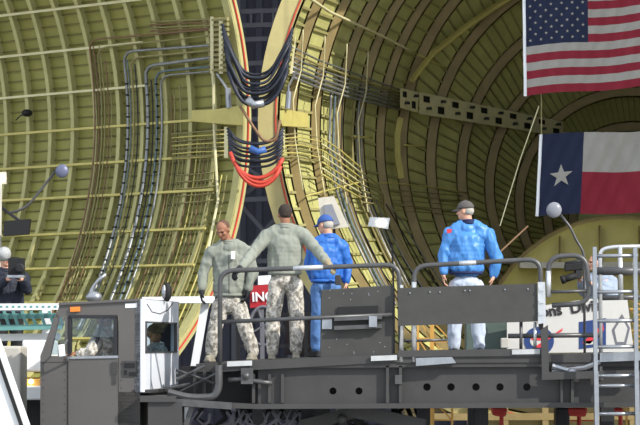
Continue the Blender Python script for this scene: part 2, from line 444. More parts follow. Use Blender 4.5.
for j, (o, mm, r) in enumerate(((0, M_CONDUIT, .022), (4, M_TEAL, .026), (8, M_CONDUIT, .018), (12, M_DARK, .012))):
    fpipe([(331 + o, 92), (330 + o, 115), (329 + o, 150), (336 + o, 190), (348 + o, 225), (372 + o, 275), (388 + o, 305)], r, mm, .2)
for j, (o, mm, r) in enumerate(((0, M_OLIVEW, .018), (5, M_CONDUIT, .02), (9, M_CONDUIT, .014))):
    fpipe([(355 + o, 88), (352 + o, 130), (353 + o, 170), (362 + o, 205), (382 + o, 250), (400 + o, 285)], r, mm, .2)
for j in range(7): fpipe([(322, 138 + 6 * j), (340, 150 + 6 * j), (361, 168 + 5 * j)], .013, M_BAR if j % 2 else M_YEL, .3)
for j in range(6): fpipe([(361, 172 + 6 * j), (378, 184 + 4 * j), (384, 196 + 3 * j)], .012, M_OLIVEW, .28)
for j in range(7): fpipe([(284, 135 + 3.6 * j), (300, 133 + 4 * j), (322, 138 + 4 * j)], .012, M_YEL if j % 2 else M_OLIVEW, .26)
for x, a in ((299, 0), (321, 6), (343, 14), (364, 22)):      # pale straps standing off the frames
    fpipe([(x + 4, 30 + a), (x + 2, 70 + a), (x - 6, 100 + a), (x - 4, 140 + a), (x + 4, 190 + a)], .012, M_BAR, .26, 'strap')
m = MB()
for a, b, ins in (([(512, -4), (470, 24), (432, 54), (412, 80)], None, .22), ([(400, 118), (397, 135), (397, 155), (401, 178)], None, .22)):
    P_ = [fP(x, y, ins) for x, y in subdiv(a, 3)]; m.tube(P_, .06, 6)
m.each('stiffener', M_YEL, fus, label='bright yellow curved stiffener beside a ring frame')
m = MB()
f0 = [fP(274, 108, .3), fP(292, 111, .3), fP(308, 114, .3), fP(308, 128, .3), fP(290, 127, .3), fP(274, 124, .3)]
m.quadstrip([f0, [p + Vector((0, -.12, 0)) for p in f0]]); m.build('hinge_arm', M_YEL, fus)
strip_plate(fP, 291, 28, 74, 'terminal_plate', M_BAR, fus, .3, 1.5); strip_plate(fP, 283, 130, 158, 'terminal_plate', M_BAR, fus, .3, 1.5)
m = MB(); m.tube([fP(296, 72, .3), fP(286, 86, .36), fP(283, 92, .38)], .02, 6); m.tube([fP(283, 88, .38), fP(283, 106, .38)], .045, 8)
m.each('latch_actuator', M_ALU, fus)
for j in range(6): fpipe([(366 + 5 * j, 196 + 2 * j), (374 + 6 * j, 225), (392 + 7 * j, 262), (408 + 8 * j, 290)], .012, (M_OLIVEW, M_DARK, M_CONDUIT)[j % 3], .2)
for j in range(5): fpipe([(392, 190 + 5 * j), (420, 192 + 5 * j), (462, 196 + 5 * j)], .009, M_OLIVEW, .24)
# perforated cable tray crossing the frames
def traypt(x, y, o=0): return fP(x, y, .3) + Vector((0, -o, 0))
for (xa, ya, yb, xc, yc, yd) in ((400, 88, 108, 418, 92, 113), (419, 92, 114, 563, 122, 137)):
    m = MB(); n = 2 if xc < 420 else 10
    for q in range(n):
        u0, u1 = q / n, (q + 1) / n
        L = lambda u, v: (xa + (xc - xa) * u, (ya + (yc - ya) * u) * (1 - v) + (yb + (yd - yb) * u) * v)
        hx0, hx1 = u0 + (u1 - u0) * .3, u0 + (u1 - u0) * .75
        v0, v1 = (.12, .42) if q % 2 == 0 else (.5, .85)
        for (a0, a1, b0, b1) in ((u0, hx0, 0, 1), (hx1, u1, 0, 1), (hx0, hx1, 0, v0), (hx0, hx1, v1, 1)):
            r0 = [traypt(*L(a0, b0)), traypt(*L(a1, b0)), traypt(*L(a1, b1)), traypt(*L(a0, b1))]
            m.quadstrip([r0, [p + Vector((0, -.04, 0)) for p in r0]])
        r0 = [traypt(*L(hx0, v0)), traypt(*L(hx1, v0)), traypt(*L(hx1, v1)), traypt(*L(hx0, v1))]
        m.quadstrip([[p + Vector((0, .03, 0)) for p in r0], [p + Vector((0, .05, 0)) for p in r0]], mi=1)
        hm = ((hx0 + hx1) / 2)
        for vv in (.7, .25):
            if v0 < vv < v1: continue
            cc = traypt(*L(hm, vv), .045); m.box(cc - Vector((.09, .005, .025)), cc + Vector((.09, .005, .025)), mi=1)
    m.build('cable_tray', [M_BAR, M_RUB], fus, label='pale perforated tray with dark oval slots')
# yellow domed bulkhead inside
YB = 43.6
cB = V(622, 357, YB); rB = V(762, 357, YB).x - cB.x
bk = thing('cargo_bulkhead', 'large plain yellow semicircular bulkhead standing inside the barrel behind the banner', 'bulkhead', (cB.x, YB, cB.z - .6))
m = MB(); rings = []
for k in range(9):
    a = PI / 2 * k / 8
    rings.append([cB + Vector((rB * math.sin(a) * math.cos(t), .35 - .35 * math.cos(a), rB * math.sin(a) * math.sin(t))) for t in frange(-.25, PI + .25, 48)] if k else [cB + Vector((0, 0, 0))] * 49)
rings = rings[1:]
rings.insert(0, [cB + Vector((.02 * math.cos(t), 0, .02 * math.sin(t))) for t in frange(-.25, PI + .25, 48)])
m.quadstrip(rings, closed=False); m.quadstrip([rings[-1], [p + Vector((0, .12, 0)) for p in rings[-1]]], closed=False)
m.build('dome_panel', M_YEL, bk, smooth=True)
m = MB(); m.tube([cB + Vector((rB * 1.0 * math.cos(t), .36, rB * math.sin(t))) for t in frange(-.2, PI + .2, 48)], .05, 6); m.build('rim', M_FFRAME, bk)
m = MB(); m.pbox(520, 262, 700, 268, YB - .35, YB + .2); m.build('ledge', M_BEIGE, bk)
m = MB()
for x in (560, 600, 640): m.pbox(x, 225 if x > 580 else 236, x + 1, 262, YB - .03, YB + .2)
m.each('seam', M_FFRAME, bk)
# ------------------------------------------------------------------ cables across the gap
def sag(p0, p1, drop, n=14):
    out = []
    for k in range(n + 1):
        t = k / n; p = p0.lerp(p1, t); q = 4 * t * (1 - t); p.z -= drop * (q ** .8) ; out.append(p)
    return out
YC = 37.3
for j in range(12):
    u = j / 11; yl = 24 + 48 * u; yr = 28 + 44 * u
    low = 77 + 31 * u + random.uniform(-4, 4)
    yy = YC - .09 * (j % 4)
    p0 = V(222 + 6 * u, yl, yy); p1 = V(293 - 6 * u, yr, yy)
    L = V(236 + random.uniform(-3, 3), yl + (low - yl) * .62, yy); R_ = V(279 + random.uniform(-3, 3), yr + (low - yr) * .62, yy); B = V(255 + random.uniform(-4, 4), low + 1, yy)
    tag(MB().tube(fillet([p0, L, V(245, low - 1, yy), V(267, low - 1, yy), R_, p1], .35, 6), .02 + .004 * (j % 3), 6).build('electrical_cable', M_BLK, smooth=True),
        'black electrical cable in the upper bundle drooping across the gap between nose and fuselage', 'cable', 'upper black hinge cables')
for j in range(10):
    u = j / 9; yl = 128 + 28 * u; yr = 128 + 28 * u; low = 143 + 24 * u + random.uniform(-2, 2)
    yy = YC - .09 * (j % 4)
    p0 = V(227 + 3 * u, yl, yy); p1 = V(284 - 2 * u, yr, yy)
    tag(MB().tube(fillet([p0, V(238, yl + (low - yl) * .8, yy), V(257, low, yy), V(272, yr + (low - yr) * .8, yy), p1], .35, 6), .019, 6).build('electrical_cable', M_BLK, smooth=True),
        'black electrical cable in the lower bundle drooping across the gap above the red hoses', 'cable', 'lower black hinge cables')
for j, (a, lo, b) in enumerate((((232, 158), 178, (283, 158)), ((230, 152), 182, (281, 166)), ((236, 165), 186, (279, 170)))):
    p0 = V(*a, YC - .3); p1 = V(*b, YC - .3); drop = p0.lerp(p1, .5).z - V(258, lo, YC - .3).z
    tag(MB().tube(sag(p0, p1, drop), .03, 6).build('hydraulic_hose', M_RED, smooth=True), 'red hose sagging across the gap below the lower black cables', 'hose', 'red hinge hoses')
tag(MB().tube(fillet([V(240, 106, YC - .4), V(252, 125, YC - .4), V(264, 142, YC - .4), V(276, 140, YC - .4), V(280, 120, YC - .4)], .3), .022, 6).build('brown_hose', M_BROWN, smooth=True),
    'brown hose looping between the two black cable bundles', 'hose')
tag(MB().tube([V(250, 148, YC - .45), V(258, 152, YC - .45), V(266, 149, YC - .45)], .05, 8).build('cable_wrap', M_BLUEC, smooth=True), 'short blue wrap around the lower black cables', 'cable wrap')
tag(MB().tube([V(247, 99, YC - .45), V(254, 105, YC - .45), V(264, 103, YC - .45)], .06, 8).build('cable_wrap', M_ALU, smooth=True), 'silver wrap around the upper black cables', 'cable wrap')

# ------------------------------------------------------------------ flags
def flag(name, label, x0, y0, W, Hh, Y, tilt, kind):
    t = thing(name, label, 'flag', V(x0, y0 + Hh, Y))
    ppm = F / Y
    o = V(x0, y0, Y); W /= ppm; Hh /= ppm
    def fp(u, v, out=0):
        a = u * W; yy = .05 * math.sin(a * 5.5 + v * 3) * (.3 + .7 * u) + .02 * math.sin(a * 17 - v * 9) * u + .012 * math.sin(a * 31 + v * 14)
        return o + Vector((a - v * .06 * (1 if kind == 'tx' else -.25), yy - out, -v * Hh + tilt * a + .015 * math.sin(a * 4)))
    m = MB(); NX, NY = 75, 39
    vs = [[m.bm.verts.new(fp(i / NX, j / NY)) for i in range(NX + 1)] for j in range(NY + 1)]
    for j in range(NY):
        for i in range(NX):
            f = m.bm.faces.new((vs[j][i], vs[j][i + 1], vs[j + 1][i + 1], vs[j + 1][i]))
            u, v = (i + .5) / NX, (j + .5) / NY
            if kind == 'us':
                f.material_index = 2 if (u < .4 and v < 7 / 13) else (1 if int(v * 13) % 2 == 0 else 0)
            else: f.material_index = 2 if u < 1 / 3 else (0 if v < .5 else 1)
    def star(cu, cv, r, rot=0.):
        for sg in (-1, 1):
            pts = []
            for k in range(10):
                a = PI / 2 + PI * k / 5 + rot; q = r if k % 2 == 0 else r * .39
                pts.append(fp(cu + q * math.cos(a) / W, cv - q * math.sin(a) / Hh, sg * .008))
            c = m.bm.verts.new(fp(cu, cv, sg * .008)); pv = [m.bm.verts.new(p) for p in pts]
            for k in range(10): m.bm.faces.new((c, pv[k], pv[(k + 1) % 10]))
    if kind == 'us':
        for r_ in range(9):
            for c_ in range(6 if r_ % 2 == 0 else 5):
                star(.4 * (c_ * 2 + 1 + (r_ % 2)) / 12, 7 / 13 * (r_ + 1) / 10, .025)
    else: star(.17, .53, .168, .05)
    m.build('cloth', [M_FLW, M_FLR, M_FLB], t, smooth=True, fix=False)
    m = MB(); m.tube([fp(-.004, v) for v in frange(0, 1, 12)], .022, 6); m.build('heading', M_WHITE, t)
    top = fp(0, 0); m = MB(); m.tube([top, top + Vector((.0, .05, 6))], .008, 5)
    if kind == 'us': m.tube([fp(1, 0), fp(1, 0) + Vector((0, 0, 6))], .008, 5)
    m.build('halyard', M_OLIVEW, t)
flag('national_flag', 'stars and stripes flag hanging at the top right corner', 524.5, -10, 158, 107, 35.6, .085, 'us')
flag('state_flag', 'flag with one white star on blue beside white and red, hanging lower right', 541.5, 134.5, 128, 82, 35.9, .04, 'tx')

# ------------------------------------------------------------------ loader vehicle
YL = 30.0; ZP = V(0, 379, 36).z
ld = thing('cargo_loader', 'dark grey aircraft cargo loader with cab, railed platforms and long beam', 'cargo loader', Vector((V(330, 345, YL).x, 31.5, 0)))
# cab
YAW = Matrix.Rotation(D(-7.5), 4, 'Z'); cc = V(140, 425, YL)
def cabM(p): return cc + YAW.to_3x3() @ (p - cc)
class CB(MB):
    def face(s, poly, y0, y1, mi=0, hole=None):
        f = [V(x, y, YL) for x, y in poly]
        s.quadstrip([[cabM(p + Vector((0, y0, 0))) for p in f], [cabM(p + Vector((0, y1, 0))) for p in f]], mi=mi); return s
def rearP(u, py, d=0.):        # on the cab's right-hand face, u metres behind the corner
    return cabM(Vector((cc.x + d, YL + u, V(140, py, YL).z)))
YAWD = 2.45
m = CB()       # side wall around the openings
m.face([(58, 303), (140, 299), (140, 317), (54, 317)], 0, .06)
m.face([(38, 356), (66, 356), (66, 560), (38, 560)], 0, .06)
m.face([(118, 317), (140, 317), (140, 560), (118, 560)], 0, .06)
m.face([(54.5, 312), (57, 317), (48, 356), (38, 356)], 0, .06)
m.face([(63.5, 317), (66.5, 317), (66.5, 356), (62.5, 356)], 0, .06)
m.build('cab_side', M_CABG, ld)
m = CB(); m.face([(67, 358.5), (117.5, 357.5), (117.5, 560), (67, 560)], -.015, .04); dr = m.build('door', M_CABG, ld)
m = CB(); m.face([(66.5, 356.5), (118, 355.5), (118, 358), (66.5, 359)], -.03, .05); m.build('sill', M_ALU, dr)
m = CB(); m.face([(112, 362), (117, 362), (117, 374), (112, 374)], -.035, 0); m.face([(113, 372), (116, 372), (116, 384), (113, 384)], -.03, 0); m.build('hinge', M_DGREY, dr)
m = CB()
for (a, b, c, d) in ((67, 317, 70, 358), (113, 317, 117, 357), (67, 315, 117, 318.5)): m.face([(a, b), (c, b), (c, d), (a, d)], -.01, .04)
m.face([(88, 358), (98, 318), (101, 318), (91, 358)], .1, .14)
m.build('window_frame', M_DARK, dr)
m = CB(); m.face([(70, 318), (113, 318), (113, 337), (70, 337)], .015, .02); m.build('window_glass', M_GLASS, dr)
m = CB(); m.face([(57, 313), (63.5, 313), (63, 352), (60, 354.5), (50, 355), (48, 352)], .01, .015); m.build('quarter_glass', M_GLASS, ld)
m = CB(); m.face([(69, 307), (79, 306.5), (79, 311.5), (69, 312)], -.03, 0); m.build('marker_light', M_ORANGE, ld, label='orange side marker light', bevel=.006)
m = CB(); m.face([(125, 303.5), (137, 303), (137, 307.5), (125, 308)], -.006, 0); m.build('data_plate', M_WHITE, ld, label='small white plate above the door')
m = CB(); m.face([(122, 361), (137, 361), (137, 377), (122, 377)], -.01, .0, 0)
m.face([(124, 363), (135, 363), (135, 368), (124, 368)], -.014, -.01, 1); m.face([(124, 370), (127, 370), (127, 375), (124, 375)], -.014, -.01, 1); m.face([(129, 372), (136, 372), (136, 376), (129, 376)], -.014, -.01, 1)
m.build('handle_recess', [M_DGREY, M_RUB], ld)
m = CB(); m.face([(58, 302.5), (140, 298.5), (140, 301), (57, 305)], -.03, YAWD); m.build('cab_roof', M_CABG, ld)
m = CB()  # rivets and seams
for y in range(364, 425, 8):
    for x in (41, 63, 121, 138):
        m.face([(x - .5, y - .5), (x + .5, y - .5), (x + .5, y + .5), (x - .5, y + .5)], -.006, 0)
m.face([(38, 362), (66, 362), (66, 362.6), (38, 362.6)], -.004, 0); m.face([(118, 396), (140, 395), (140, 395.7), (118, 396.7)], -.004, 0)
m.each('rivet', M_DGREY, ld)
# right-hand face (lit)
def rq(mb, u0, u1, y0, y1, d0, d1, mi=0):
    mb.quadstrip([[rearP(u0, y0, d), rearP(u1, y0, d), rearP(u1, y1, d), rearP(u0, y1, d)] for d in (d0, d1)], mi=mi)
m = MB()
rq(m, 0, 2.4, 299, 322, -.06, 0); rq(m, 0, .3, 322, 352, -.06, 0); rq(m, 2.2, 2.4, 322, 352, -.06, 0); rq(m, 0, 2.4, 352, 392, -.06, 0)
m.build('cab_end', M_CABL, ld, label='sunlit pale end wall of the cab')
m = MB(); rq(m, .3, 2.2, 322, 352, -.035, -.03); m.build('rear_glass', M_GLASS, ld)
m = MB()
for (a, b, c, d) in ((.26, 2.26, 321, 322.5), (.26, 2.26, 351.5, 353), (.26, .34, 322, 352), (2.18, 2.26, 322, 352)): rq(m, a, b, c, d, -.02, .012)
m.build('glass_gasket', M_RAIL, ld)
m = MB(); rq(m, 0, 2.3, 392, 470, -.4, .0); rq(m, .0, 2.3, 390, 393, -.1, .12); m.build('cab_base', M_DGREY, ld)
m = MB(); m.tube([rearP(-.02, 299, .03), rearP(-.02, 392, .03)], .03, 6); m.build('corner_post', M_CABL, ld)
m = CB(); m.face([(38, 356), (118, 356), (118, 560), (38, 560)], 2.4, 2.45); m.face([(112, 300), (140, 300), (140, 560), (112, 560)], 2.4, 2.45); m.face([(78, 316), (82, 316), (78, 356), (74, 356)], 2.4, 2.45); m.build('far_wall', M_DARK, ld)
m = CB(); m.face([(70, 380), (118, 380), (118, 384), (70, 384)], .1, 2.1); m.build('cab_floor', M_DARK, ld)
m = CB(); m.face([(100, 330), (108, 330), (112, 368), (104, 368)], .5, 1.0); m.face([(84, 366), (110, 366), (110, 371), (84, 371)], .5, 1.0); m.build('driver_seat', M_RUB, ld)
# door mirror
m = CB(); m.face([(60, 345), (66, 344), (67, 356), (61, 357)], -.2, -.15); mr = m.build('door_mirror', M_WHITE, ld, bevel=.01)
m = MB(); m.tube([cabM(V(66, 340, YL) + Vector((0, 0, 0))), cabM(V(64, 348, YL) + Vector((0, -.18, 0)))], .012, 6); m.tube([cabM(V(67, 362, YL)), cabM(V(67, 355, YL) + Vector((0, -.17, 0)))], .014, 6); m.build('mirror_arm', M_ALU, mr)
m = MB(); q = V(167, 292, 31.4); m.ell(q, (.06, .05, .12)); mr = m.build('roof_mirror', M_RUB, ld, smooth=True)
m = MB(); m.ell(q + Vector((-.035, -.02, 0)), (.03, .035, .09)); m.tube([q + Vector((0, 0, -.1)), V(160, 301, 31.4), V(150, 303, 31.4)], .012, 6); m.build('mirror_arm', M_ALU, mr)
m = MB(); m.tube(fillet([V(88, 299, 30.6), V(94, 284, 30.6), V(106, 274, 30.6)], .1), .022, 7); m.ell(V(94, 297, 30.6), (.1, .08, .07)); m.build('roof_beacon', M_ALU, ld, smooth=True)
m = MB(); m.tube([V(147, 304, 29.95), V(152, 312, 29.95), V(160, 314, 29.95), V(168, 310, 29.95), V(173, 303, 30.2)], .006, 5); m.build('loose_wire', M_RUB, ld)
# platform decks (real slabs, 3 m deep)
m = MB(); m.pprism([(217, 362.5), (398, 354), (398, 362), (217, 372)], YL, YL + 3.2); m.pprism([(196, 364), (217, 363), (217, 372), (196, 372)], YL + .9, YL + 3.2)
m.build('platform_deck', M_DGREY, ld)
m = MB(); m.pprism([(398, 355.5), (660, 353.5), (660, 362), (398, 363)], YL, YL + 3.2); m.build('platform_deck', M_DGREY, ld)
m = MB(); m.pprism([(398, 350.5), (541, 348.5), (541, 356), (398, 357)], YL - .03, YL + .02); m.build('toe_board', M_DGREY, ld)
m = MB(); m.pprism([(416, 358), (452, 357), (456, 363), (416, 366)], YL - .08, YL + .02); m.build('hinge_bracket', M_ALU, ld)
m = MB(); m.pprism([(600, 353), (650, 351), (650, 360), (600, 362)], YL - .08, YL - .03); m.build('hinge_bracket', M_ALU, ld)
for (x0, y0, x1, y1) in ((227, 361.5, 252, 360.5), (371, 356, 397, 355), (512, 349.5, 540, 349)):
    m = MB(); m.pprism([(x0, y0), (x1, y1), (x1, y1 + 5), (x0, y0 + 5)], YL - .045, YL - .02); m.build('marking_strip', mat('tape_pale', (176, 178, 180), .6), ld, label='pale marking strip on the platform edge')
# main beam
m = MB(); yb0, yb1 = 366, 404
def beam_seg(x0, x1, holes, yh, r):
    xs = [x0]
    for h in holes: xs += [h - r - 2, h + r + 2]
    xs.append(x1)
    for k in range(len(xs) - 1):
        a, b = xs[k], xs[k + 1]
        if k % 2 == 0: m.pbox(a, yb0, b, yb1, YL + .1, YL + .14)
        else:
            h = (a + b) / 2; n = 16
            inner = [V(h + r * math.cos(2 * PI * q / n + PI / 4), yh + r * math.sin(2 * PI * q / n + PI / 4), YL + .1) for q in range(n)]
            sq = []
            for q in range(n):
                t = 2 * PI * q / n + PI / 4; c_, s_ = math.cos(t), math.sin(t); k_ = 1 / max(abs(c_), abs(s_))
                X = h + c_ * k_ * (b - a) / 2; Yp = yh + s_ * k_ * (b - a) / 2
                if abs(abs(s_) - max(abs(c_), abs(s_))) < 1e-6: Yp = yb1 if s_ > 0 else yb0
                sq.append(V(X, Yp, YL + .1))
            for q in range(n):
                a1, a2, b1, b2 = inner[q], inner[(q + 1) % n], sq[q], sq[(q + 1) % n]; o = Vector((0, .04, 0))
                m.quadstrip([[a1, a2, b2, b1], [a1 + o, a2 + o, b2 + o, b1 + o]])
beam_seg(258, 386, (333, 359), 391, 3.6); beam_seg(386, 552, (427, 451, 476, 500, 527), 387, 3.8); beam_seg(552, 700, (), 388, 3)
m.build('main_beam_web', M_DGREY, ld)
m = MB(); m.pprism([(180, 401), (258, 404), (700, 402), (700, 407), (258, 409), (180, 407)], YL, YL + .35); m.pprism([(258, 364), (398, 362), (700, 362), (700, 366), (258, 368)], YL + .02, YL + .35)
m.each('beam_flange', M_DGREY, ld)
m = MB()
for x in (386, 399, 560, 571): m.pbox(x, 366, x + 3, 403, YL + .02, YL + .12)
for x in (252, 268, 281): m.pbox(x, 374, x + 3, 403, YL + .04, YL + .12)
m.each('beam_stiffener', M_DGREY, ld)
m = MB(); m.pbox(178, 372, 256, 403, YL + 1.2, YL + 1.3); m.pbox(700, 366, 180, 403, YL + 2.6, YL + 2.7); m.each('inner_beam', M_DARK, ld)
m = MB(); m.pprism([(241, 368), (253, 368), (253, 384), (241, 384)], YL - .05, YL + .15); m.pprism([(395, 375), (402, 375), (402, 384), (395, 384)], YL - .02, YL + .1); m.each('lift_bracket', M_RAIL, ld)
m = MB(); m.tube([V(228, 380, YL), V(242, 379, YL), V(262, 382, YL), V(272, 383, YL)], .026, 8); m.tube([V(246, 376, YL - .07), V(246, 376, YL + .2)], .045, 10); m.build('hydraulic_ram', M_RAIL, ld, smooth=True)
m = MB(); m.tube(fillet([V(168, 392, YL - .05), V(190, 398, YL - .05), V(214, 397, YL - .05), V(219, 388, YL - .05), V(219, 365, YL - .05)], .2), .042, 8)
m.tube([V(176, 380, YL + .3), V(205, 366, YL + .3)], .02, 6); m.tube([V(170, 388, YL + .3), V(190, 384, YL + .3)], .02, 6); m.tube([V(176, 370, YL + .4), V(216, 384, YL + .4)], .018, 6); m.tube([V(180, 392, YL + .4), V(216, 374, YL + .4)], .016, 6); m.beam(V(186, 425, YL), V(195, 396, YL), .06, .06); m.beam(V(176, 402, YL - .1), V(232, 406, YL - .1), .08, .08); m.each('step_frame', M_RAIL, ld)
m = MB()
for x in (193, 203, 212): m.pbox(x, 370, x + 3, 400, YL + .5, YL + .6)
m.pbox(176, 374, 222, 377, YL + .6, YL + .7); m.pbox(140, 396, 176, 402, YL - .2, YL + .5); m.pbox(148, 402, 182, 430, YL - .15, YL + .4); m.build('valve_rack', M_DGREY, ld)
m = MB(); m.beam(V(340, 408, YL + .5), V(425, 426, YL + .5), .1, .16); m.beam(V(372, 408, YL + .9), V(300, 426, YL + .9), .1, .14); m.ell(V(342, 419, YL + .4), (.06, .06, .06)); m.each('scissor_arm', M_DGREY, ld)
m = MB()
for x in (90, 330, 560): m.tube([Vector((V(x, 345, YL).x, YL + .2, .55)), Vector((V(x, 345, YL).x, YL + .6, .55))], .55, 20)
m.each('wheel', M_RUB, ld)
m = MB(); m.box((V(60, 345, YL).x, YL + .7, .6), (V(700, 345, YL).x, YL + 2.2, 1.1)); m.build('chassis', M_DARK, ld)
m = MB()
for x in (250, 300, 420, 480, 610): X = V(x, 345, YL).x; m.box((X, YL + 1, 1.), (X + .16, YL + 1.16, 2.6)); 
m.each('lift_column', M_DARK, ld)
# guardrails
RR = .029
def rail(name, pts, mat_, r=RR, fr=.16, Y=YL + .02):
    return MB().tube(fillet([V(x, y, Y) for x, y in pts], fr, 6), r, 10).build(name, mat_, ld, smooth=True)
g1 = rail('guardrail', [(220, 376), (220, 271), (399, 264.5), (401, 360)], M_RAIL)
def sub(parent, name, pts, mat_, r, Y=YL + .02, fr=.01, lab=None):
    return MB().tube(fillet([V(x, y, Y) for x, y in pts], fr, 4), r, 10).build(name, mat_, parent, smooth=True, label=lab)
sub(g1, 'mid_rail', [(220, 322), (394, 314.5)], M_RAIL, .024)
sub(g1, 'worn_section', [(293, 268.4), (323, 267.3)], M_WORN, RR + .002, lab='worn silver length of the top rail')
sub(g1, 'worn_section', [(401, 285), (401, 362)], M_WORN, RR + .002, lab='worn silver upright')
g2 = rail('guardrail', [(414, 362), (414, 266), (540.5, 259), (541, 330)], M_RAIL)
sub(g2, 'worn_section', [(414, 282), (414, 362)], M_WORN, RR + .002, lab='worn silver upright')
sub(g2, 'worn_section', [(459, 263.4), (476, 262.6)], M_WORN, RR + .002)
sub(g2, 'mid_rail', [(401, 341), (447, 340)], M_RAIL, .018, YL + 2.9)
sub(g2, 'baluster', [(521, 322), (521, 350)], M_RAIL, .02); sub(g2, 'baluster', [(535, 322), (535, 350)], M_WORN, .02)
sub(g2, 'mid_rail', [(508, 336), (600, 335)], M_RAIL, .028, YL + .1)
g3 = rail('guardrail', [(548.5, 296), (548.5, 256.5), (586, 255), (590, 303), (552, 305.5)], M_RAIL, .031, .17)
sub(g3, 'worn_section', [(548.5, 297), (548.5, 271)], M_WORN, .033, lab='worn silver upright')
sub(g3, 'mid_rail', [(550, 292), (588, 291)], M_RAIL, .02)
g4 = rail('guardrail', [(601, 380), (600, 250), (612, 247), (645, 246)], M_WORN, .024, .2, YL + .1)
sub(g4, 'mid_rail', [(594, 271), (650, 271)], M_RAIL, .05, YL + .1); sub(g4, 'mid_rail', [(598, 298), (645, 297)], M_RAIL, .03, YL + .12)
sub(g4, 'baluster', [(620, 247), (621, 300)], M_WORN, .03, YL + .1)
m = MB(); m.pprism([(398, 288), (537, 283.5), (538, 321.5), (398, 326)], YL - .05, YL - .02); pn = m.build('guard_panel', M_PANEL, ld, label='long plain dark panel fixed across the right platform rail')
m = MB(); m.pprism([(538, 282), (545, 282), (546, 323), (538, 324)], YL - .08, YL + .0)
for y in (288, 300, 312): m.pbox(539, y, 544, y + 3, YL - .1, YL - .08)
m.build('hinge_strip', M_WORN, pn)
m = MB()
for x, y in ((410, 293), (430, 292), (440, 292), (465, 290.5), (470, 290.5), (505, 289.5), (528, 289)): m.tube([V(x, y, YL - .065), V(x, y, YL - .045)], .01, 6)
m.build('bolts', M_ALU, pn)
m = MB(); m.pprism([(321, 290), (392, 285), (394, 287), (393, 355), (391, 357), (321, 359.5), (320, 358)], YL + .06, YL + .1); eq = m.build('access_panel', M_PANEL, ld, label='square dark panel with a recessed grab handle hung on the left platform rail', bevel=.01)
m = MB(); m.pprism([(334, 317), (382, 315), (382, 319), (334, 321)], YL - .06, YL + .06); m.pprism([(334, 326), (382, 324), (382, 328), (334, 330)], YL - .04, YL + .06)
m.pprism([(338, 307), (378, 305.5), (378, 314), (338, 316)], YL + .03, YL + .06, mi=1); m.each('grab_handle', [M_RAIL, M_RUB], eq)
m = MB(); m.pprism([(322, 318), (332, 318), (332, 329), (322, 329)], YL + .02, YL + .06); m.pprism([(369, 316), (377, 316), (377, 327), (369, 327)], YL - .07, YL - .05); m.each('latch', M_ALU, eq)
m = MB()
for k in range(16):
    x = random.uniform(325, 388); y = random.choice([random.uniform(289, 300), random.uniform(334, 354)]); m.pbox(x, y, x + 1, y + .8, YL + .055, YL + .06)
m.build('screws', M_ALU, eq)
m = MB(); m.pprism([(541, 330), (548, 325), (549, 372), (640, 370), (640, 377), (542, 380)], YL - .1, YL - .05); m.build('gate_arm', M_DGREY, ld)
m = MB(); m.tube([V(552, 372, YL), V(585, 368, YL), (V(600, 362, YL))], .03, 6); m.tube([V(552, 366, YL), V(568, 371, YL)], .04, 8); m.ell(V(572, 372, YL - .03), (.06, .05, .05)); m.build('winch', M_ALU, ld)
# ladder at the right
LY = 29.7
la = thing('ladder', 'silver aluminium ladder standing upright at the right edge in front of the loader', 'ladder', Vector((V(616, 345, LY).x, LY, 0)))
for x0, x1 in ((594.5, 597.5), (635, 638.5)):
    MB().beam(V(x0, 247, LY), Vector((V(x1, 560, LY).x, LY, 0)), .045, .07).build('stile', M_ALU, la)
    MB().beam(V(x0 + 1.5, 371, LY - .07), Vector((V(x1 + 1, 560, LY).x, LY - .07, 0)), .05, .06).build('stile', M_ALU, la, label='doubled lower stile')
for y in (256, 292, 321, 347, 376, 386, 414, 443, 470, 500, 530, 560, 590):
    MB().tube([V(595, y, LY), V(638, y - .5, LY)], .022, 8).build('rung', M_ALU, la, smooth=True)
# ------------------------------------------------------------------ background bits right of centre
bn = thing('printed_banner', 'white printed banner with black lettering and blue emblems behind the right platform', 'banner', V(570, 352, 34.4))
YBN = 34.4
m = MB(); m.pprism([(507, 312), (540, 306), (588, 299), (627, 297), (634, 352), (507, 353)], YBN, YBN + .02); m.build('banner_sheet', M_PAPER, bn)
for x in (512, 628):
    q = V(x, 308, YBN + .04); MB().box((q.x - .02, YBN + .02, ZP), (q.x + .02, YBN + .06, q.z)).build('banner_post', M_RAIL, bn)
def put_text(txt, px, py, Y, size, rot, m_, par, name='lettering', shear=0, bold=0):
    me = text_mesh(txt, size, shear, .002, bold)
    me.transform(Matrix.Translation(V(px, py, Y)) @ Matrix.Rotation(rot, 4, 'Y') @ Matrix.Rotation(PI / 2, 4, 'X'))
    return MB().add(me).each('letter', m_, par)
put_text('ions  Divis', 569, 309, YBN - .01, .2, D(-7), M_INK, bn, shear=-.1, bold=.006)
m = MB()
c = V(539, 341, YBN - .008); n = 28; rr = .2
m.quadstrip([[c + Vector((rr * math.cos(2 * PI * k / n), d, rr * .95 * math.sin(2 * PI * k / n))) for k in range(n)] for d in (0, .006)])
m.build('round_emblem', M_INKB, bn)
m = MB(); m.quadstrip([[c + Vector((.12 * math.cos(2 * PI * k / n) , d, .09 * math.sin(2 * PI * k / n))) for k in range(n)] for d in (-.004, 0)]); m.build('emblem_ring', M_PAPER, bn)
m = MB(); m.pprism([(533, 348), (563, 328), (562, 331), (545, 342), (548, 347)], YBN - .016, YBN - .013); m.pprism([(530, 336), (545, 338), (547, 341), (532, 340)], YBN - .016, YBN - .013); m.build('emblem_swoosh', M_INKR, bn)
m = MB(); m.pprism([(579, 322), (606, 318), (606, 346), (579, 349)], YBN - .006, YBN); m.build('printed_picture', M_INKB, bn)
